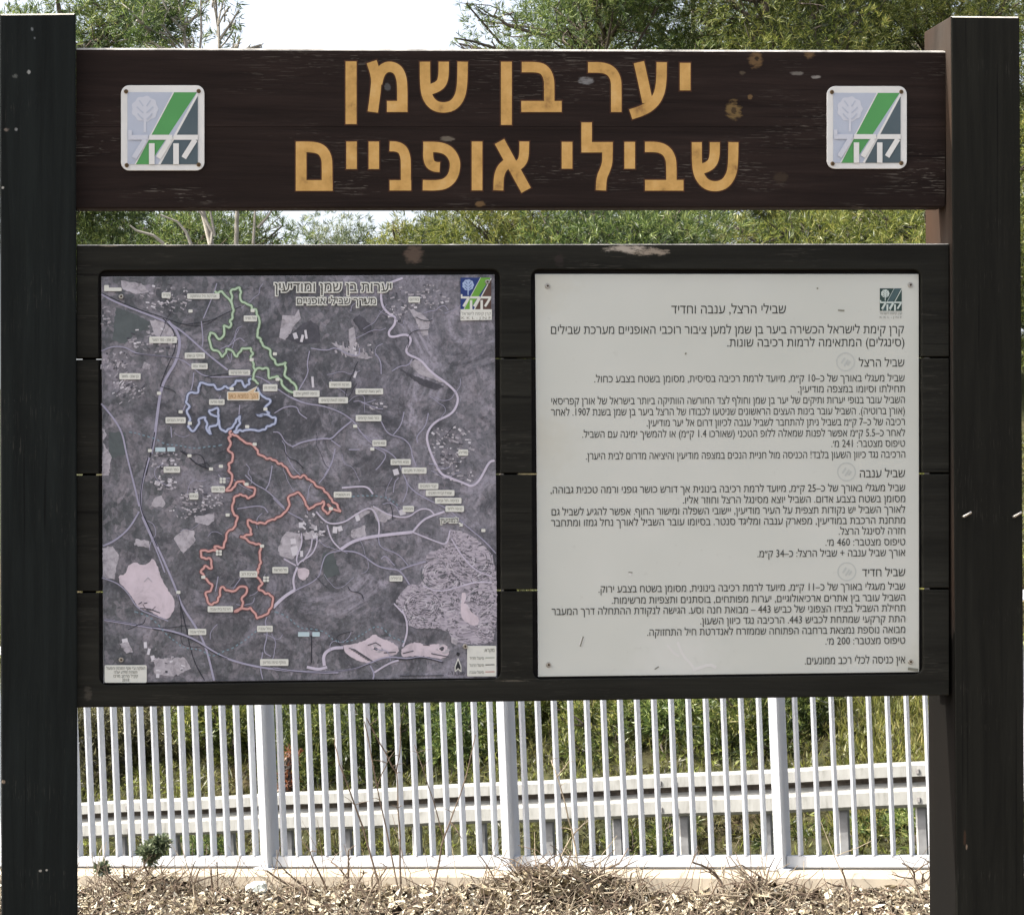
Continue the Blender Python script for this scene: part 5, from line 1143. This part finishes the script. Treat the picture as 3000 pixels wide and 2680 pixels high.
# grass on the slope behind the guardrail
def scatter(n, a0, a1, s_off0, s_off1, cond=None):
    out = []
    while len(out) < n:
        a = random.uniform(a0, a1); s_ = float(sg(a)) + s_off0 + (s_off1 - s_off0) * random.random() ** 1.3
        x, y = B0.x + D.x * a - NV.x * s_, B0.y + D.y * a - NV.y * s_
        out.append((x, y, ground(x, y)))
    return np.array(out)
c = scatter(30000, -10, 12, .3, 9); c[:, 2] += rng.uniform(0, .10, len(c)); ax = np.tile([0, -.3, 1.0], (len(c), 1)) + rng.normal(0, .6, (len(c), 3)); ax /= np.linalg.norm(ax, axis=1, keepdims=True)
V, F = blades(c, ax, .075, .013, 11, .8); tag(fast_mesh('undergrowth', V, F, M['under']), 'tangled olive green undergrowth covering the bank behind the guardrail', 'undergrowth', kind='stuff')
c = scatter(9000, -10, 12, .3, 9); ax = np.tile([0, 0, 1.0], (len(c), 1)) + rng.normal(0, .4, (len(c), 3))
V, F = blades(c, ax, .15, .010, 4, .5); tag(fast_mesh('grass', V, F, M['grassy']), 'thin rough grass growing through the undergrowth of the bank', 'grass', kind='stuff')
cc = []
for px in np.linspace(2450, 2790, 46):
    for Zq in np.linspace(16.6, 24, 110):
        p = atz(px + random.uniform(-6, 6), 2200, Zq + random.uniform(-.1, .1)); cc.append((p.x, p.y, ground(p.x, p.y)))
c = np.array(cc); ax = np.tile([0, 0, 1.0], (len(c), 1)) + rng.normal(0, .3, (len(c), 3))
V, F = blades(c, ax, .13, .014, 6, .55); tag(fast_mesh('sunny_grass', V, F, M['grassy_y']), 'sunlit yellow green grass on the slope beside the right post', 'grass', kind='stuff')

# leaf litter and chips on the ground in front of the kerb
N = Nodes('dry_litter'); geo = N.n('ShaderNodeNewGeometry')
M['litter'] = N.fin(N.ramp(geo.outputs['Random Per Island'], [(.0, (.018, .014, .010)), (.28, (.055, .042, .028)), (.46, (.19, .155, .10)), (.66, (.38, .325, .225)), (.86, (.48, .43, .32)), (1.0, (.53, .51, .43))]), .85, .15)
def litter(pts, size):
    n = len(pts); nrm = unit(n); nrm[:, 2] = np.abs(nrm[:, 2]) + .5; nrm /= np.linalg.norm(nrm, axis=1, keepdims=True)
    a = np.cross(nrm, unit(n)); a /= np.linalg.norm(a, axis=1, keepdims=True); b = np.cross(nrm, a)
    L = size * rng.lognormal(-.1, .5, (n, 1)).clip(.35, 3.0); Wd = L * rng.uniform(.25, .6, (n, 1)); cu = nrm * L * rng.uniform(-.1, .35, (n, 1))
    V = np.stack([pts - a * L + cu, pts - b * Wd, pts + b * Wd, pts + a * L + cu], 1).reshape(-1, 3)
    i = np.arange(n)[:, None] * 4
    F = np.concatenate([np.concatenate([i, i + 1, i + 2], 1), np.concatenate([i + 1, i + 3, i + 2], 1)], 0)
    return V, F
def strew(n, a0, a1, s0, s1, h=.03):
    out = []
    for _ in range(n):
        a = random.uniform(a0, a1); s_ = random.uniform(s0, s1)
        x, y = B0.x + D.x * a - NV.x * s_, B0.y + D.y * a - NV.y * s_
        out.append((x, y, ground(x, y) + random.uniform(.004, h)))
    return np.array(out)
V, F = litter(strew(52000, -2.4, 4.8, -2.2, -.16, .03), .0135); tag(fast_mesh('leaf_litter', V, F, M['litter']), 'dry cream and brown leaf litter and wood chips on the ground in front of the kerb', 'leaf litter', kind='stuff')
mb = MB()
for p in strew(1900, -2.4, 4.8, -2.0, -.17, .03):
    a = random.uniform(0, 6.28); L = random.uniform(.03, .13); d = Vector((math.cos(a), math.sin(a), random.uniform(-.1, .5))).normalized(); p = Vector(p); r = random.uniform(.0016, .004)
    mb.tube([p, p + d * L * .5 + Vector((0, 0, random.uniform(-.004, .012))), p + d * L], [r, r * .9, r * .5], 4)
tag(mb.build('fallen_twigs', M['twig']), 'short dark twigs strewn over the leaf litter', 'twigs', kind='stuff')

def fence_Z(px):
    t = min(np.linspace(-2, 5, 300), key=lambda t: abs(fu(t) - px)); return float(fZ(t))
def r3(p): return (p[0] / S, 1960 + p[1] / S)
def r4(p): return (1000 + p[0] / S, 1960 + p[1] / S)
def r5(p): return (2000 + p[0] / S, 1960 + p[1] / S)
def stalk(label, fn, runs, r0, r1, mat='twig', dz=.45, leaves=None, name='dry_stalk', cat='dry plant', group='dry stalks in front of the railing'):
    x0, y0 = fn(runs[0][0]); Z = fence_Z(x0) - dz
    p0 = atz(x0, y0, Z); gz = ground(p0.x, p0.y); base = Vector((p0.x, p0.y, gz))
    root = empty(name, tuple(base)); tag(root, label, cat, group)
    for k, run in enumerate(runs):
        pts = [atz(*fn(p), Z + .04 * math.sin(i * 1.7 + k)) for i, p in enumerate(run)]
        if k == 0: pts = [Vector((pts[0].x, pts[0].y, gz - .03))] + ([q for q in pts if q.z > gz] or [base + NH * .1])
        q = [Vector(v) for v in chaikin([tuple(v) for v in pts], 1)]
        n = len(q); ra, rb = (r0, r1) if k == 0 else (r0 * .62, r1 * .8)
        q = [v + Vector((random.gauss(0, .002), random.gauss(0, .003), 0)) for v in q]
        mb = MB(); mb.tube(q, [ra + (rb - ra) * i / (n - 1) for i in range(n)], 6)
        mb.build('stem' if k == 0 else 'twig', M[mat], root)
        if k < 99:
            mb = MB()
            for _ in range(max(2, n // 2)):
                j = random.randrange(1, n); v = q[j]; d = Vector((random.gauss(0, 1), random.gauss(0, .5), abs(random.gauss(.6, .5)))).normalized()
                L = random.uniform(.02, .08); mb.tube([v, v + d * L * .5 + Vector((0, 0, .004)), v + d * L], [rb * .8, rb * .6, rb * .35], 4)
            mb.build('twig', M[mat], root)
    if leaves:
        cs = [atz(*fn((x, y)), Z) for x, y, r in leaves]; rs = [r / S * Z / FPX for x, y, r in leaves]
        V, F = tufts(cs, rs, 60 * len(cs), .035, .012, 5); fast_mesh('leaves', V, F, M['pine_g'], root)
stalk('tall forked dry stalk, the thickest in front of the white bars', r4, [[(366, 1480), (350, 1260), (345, 900), (330, 620)], [(330, 620), (240, 460), (145, 290)], [(330, 620), (350, 480), (357, 350)]], .006, .003)
stalk('tall thin stalk leaning left, left of the forked stalk', r4, [[(255, 1400), (150, 1020), (60, 740), (0, 600), (-40, 450)]], .0055, .0025)
stalk('tall straight stalk leaning left, its top level with the forked one', r4, [[(345, 1330), (280, 1010), (215, 700), (140, 310)], [(215, 700), (230, 640), (275, 560)]], .005, .0025)
stalk('long bare stalk leaning right towards the middle railing post', r4, [[(520, 1480), (575, 1200), (610, 1000), (650, 910), (730, 700), (800, 390)], [(610, 1000), (560, 830), (505, 640), (440, 450)], [(650, 910), (690, 960), (720, 1010)]], .0055, .002)
stalk('pale knotted stalk leaning left above the brush heap', r4, [[(1420, 1250), (1385, 990), (1350, 860), (1290, 640), (1250, 540)], [(1290, 640), (1320, 600), (1365, 545)], [(1385, 990), (1430, 940), (1480, 900)]], .005, .0022, 'twig_pale')
stalk('dark low bush plant with grey green leaf tufts near the left post', r3, [[(835, 1480), (800, 1370), (745, 1250), (735, 1170)], [(800, 1370), (880, 1220), (930, 1090)], [(760, 1330), (690, 1270), (600, 1185)], [(880, 1230), (860, 1150), (850, 1090)]], .009, .004, leaves=[(930, 1060, 50), (960, 1030, 40), (880, 1090, 45), (610, 1190, 34), (840, 1350, 50), (900, 1130, 34)], name='leafy_plant')
stalk('short thick dead stem with broken tips right of the grey green plant', r3, [[(1130, 1480), (1060, 1380), (1035, 1300), (1075, 1240)], [(1060, 1380), (980, 1320), (960, 1290)], [(1090, 1430), (1160, 1290), (1188, 1190)]], .010, .005)
stalk('pair of upright dark sticks left of the white stone', r3, [[(1270, 1480), (1266, 1320), (1258, 1190)], [(1300, 1440), (1300, 1300), (1295, 1150)], [(1340, 1400), (1375, 1290), (1420, 1170)]], .007, .004)
stalk('long dark stem arching left over the white stone', r3, [[(1990, 1440), (1850, 1370), (1720, 1290), (1590, 1200)], [(1960, 1400), (1800, 1290), (1690, 1190)], [(1990, 1400), (1900, 1200), (1850, 1090)]], .009, .004)
stalk('cluster of crossing dark twigs below the forked stalk', r4, [[(70, 1480), (40, 1330), (42, 1080)], [(70, 1400), (100, 1280), (140, 1200)], [(120, 1400), (200, 1290), (270, 1180)], [(0, 1305), (150, 1320), (320, 1335), (500, 1318)], [(40, 1250), (-20, 1180), (-60, 1150)], [(330, 1470), (420, 1380), (520, 1320)]], .008, .004)
stalk('bent twig sticking up from the litter left of the rightmost railing post', r5, [[(250, 1330), (200, 1220), (130, 1175), (60, 1150)]], .007, .004)
stalk('short upright twig right of the rightmost railing post', r5, [[(1000, 1360), (970, 1270), (955, 1185)], [(980, 1300), (900, 1290), (860, 1270)]], .006, .003)
stalk('branching twig beside the foot of the right post', r5, [[(1440, 1400), (1390, 1290), (1380, 1200), (1310, 1155)], [(1390, 1290), (1460, 1260), (1480, 1230)], [(1380, 1210), (1430, 1180), (1470, 1150)], [(1390, 1250), (1300, 1240), (1250, 1220)]], .006, .003)

# brush heaps against the kerb
def heap(label, px0, px1, py_top, py_bot, ntw, nlf):
    pm = (px0 + px1) / 2; Z = fence_Z(pm) - .42; c0 = atz(pm, py_bot, Z); gz = ground(c0.x, c0.y)
    root = empty('brush_heap', (c0.x, c0.y, gz)); tag(root, label, 'brush heap', 'brush heaps against the kerb')
    wdt = (px1 - px0) / 2 * Z / FPX; hgt = (py_bot - py_top) * Z / FPX
    def rp(k=1.0):
        u = random.gauss(0, .42); v_ = random.gauss(0, .35); h = max(.02, 1 - (u * u + v_ * v_) * .9)
        return c0 + D * (u * wdt) + (-NV) * (v_ * .3) + Vector((0, 0, gz - c0.z + hgt * h * random.random() ** .6))
    for mt, frac in (('twig', .6), ('twig_pale', .4)):
        mb = MB()
        for _ in range(int(ntw * frac)):
            p = rp(); d = Vector((random.gauss(0, 1), random.gauss(0, .6), random.gauss(.25, .55))).normalized(); L = random.uniform(.05, .2)
            m = p + d * L * .5 + Vector((random.gauss(0, .015), random.gauss(0, .01), random.gauss(.01, .015))); r = random.uniform(.0016, .0042)
            mb.tube([p, m, p + d * L], [r, r * .8, r * .5], 4)
        mb.build('twigs', M[mt], root)
    V, F = litter(np.array([tuple(rp()) for _ in range(nlf)]), .016)
    fast_mesh('dry_leaves', V, F, M['litter'], root)
heap('wide heap of dry twigs and curled leaves below the middle railing post', 1330, 1980, 2535, 2640, 460, 2600)
heap('small heap of dry twigs at the foot of the rightmost railing post', 2080, 2380, 2575, 2650, 170, 700)
heap('thin scatter of dry twigs near the left post', 250, 640, 2590, 2660, 120, 700)

# thin dry stems standing all along the kerb
mb = MB(); mb2 = MB()
for p in strew(1100, -2.3, 4.6, -1.4, -.19, .01):
    p = Vector(p); hgt = random.uniform(.04, .17) * random.choice([.6, 1, 1, 1, 1.4, 2.2]); ln_ = Vector((random.gauss(0, .4), random.gauss(0, .3), 1)).normalized(); r = random.uniform(.0012, .0028)
    q = [p, p + ln_ * hgt * .5 + Vector((random.gauss(0, .008), 0, 0)), p + ln_ * hgt + Vector((random.gauss(0, .025), 0, -.01))]
    b_ = mb if random.random() < .55 else mb2; b_.tube(q, [r, r * .8, r * .5], 4)
    if random.random() < .6:
        d = Vector((random.gauss(0, 1), random.gauss(0, .5), .5)).normalized() * hgt * .5; b_.tube([q[1], q[1] + d * .6, q[1] + d + NH * .01], [r * .7, r * .6, r * .4], 4)
tag(mb.build('dry_grass', M['twig']), 'dark dry weed stems standing along the kerb', 'dry weeds', kind='stuff')
tag(mb2.build('dry_grass', M['twig_pale']), 'straw coloured dry weed stems standing along the kerb', 'dry weeds', kind='stuff')
# white stone among the litter
Zs = fence_Z(756) - .4; c0 = atz(756, 2606, Zs); mb = MB()
bm = bmesh.new(); bmesh.ops.create_icosphere(bm, subdivisions=3, radius=1)
from mathutils import noise as mnoise
for v_ in bm.verts:
    n_ = 1 + .35 * mnoise.noise(v_.co * 1.6) + .12 * mnoise.noise(v_.co * 5); v_.co = Vector((v_.co.x * .055 * n_, v_.co.y * .05 * n_, v_.co.z * .043 * n_))
me = bpy.data.meshes.new('stone'); bm.to_mesh(me); bm.free()
me.materials.append(simple('pale_stone', (.50, .53, .48), .85, .3, 30)); st = bpy.data.objects.new('stone', me); _link(st, None, Matrix.Identity(4))
st.location = (c0.x, c0.y, ground(c0.x, c0.y) + .03); tag(st, 'pale greenish white stone lying in the leaf litter below the leftmost railing post', 'stone')
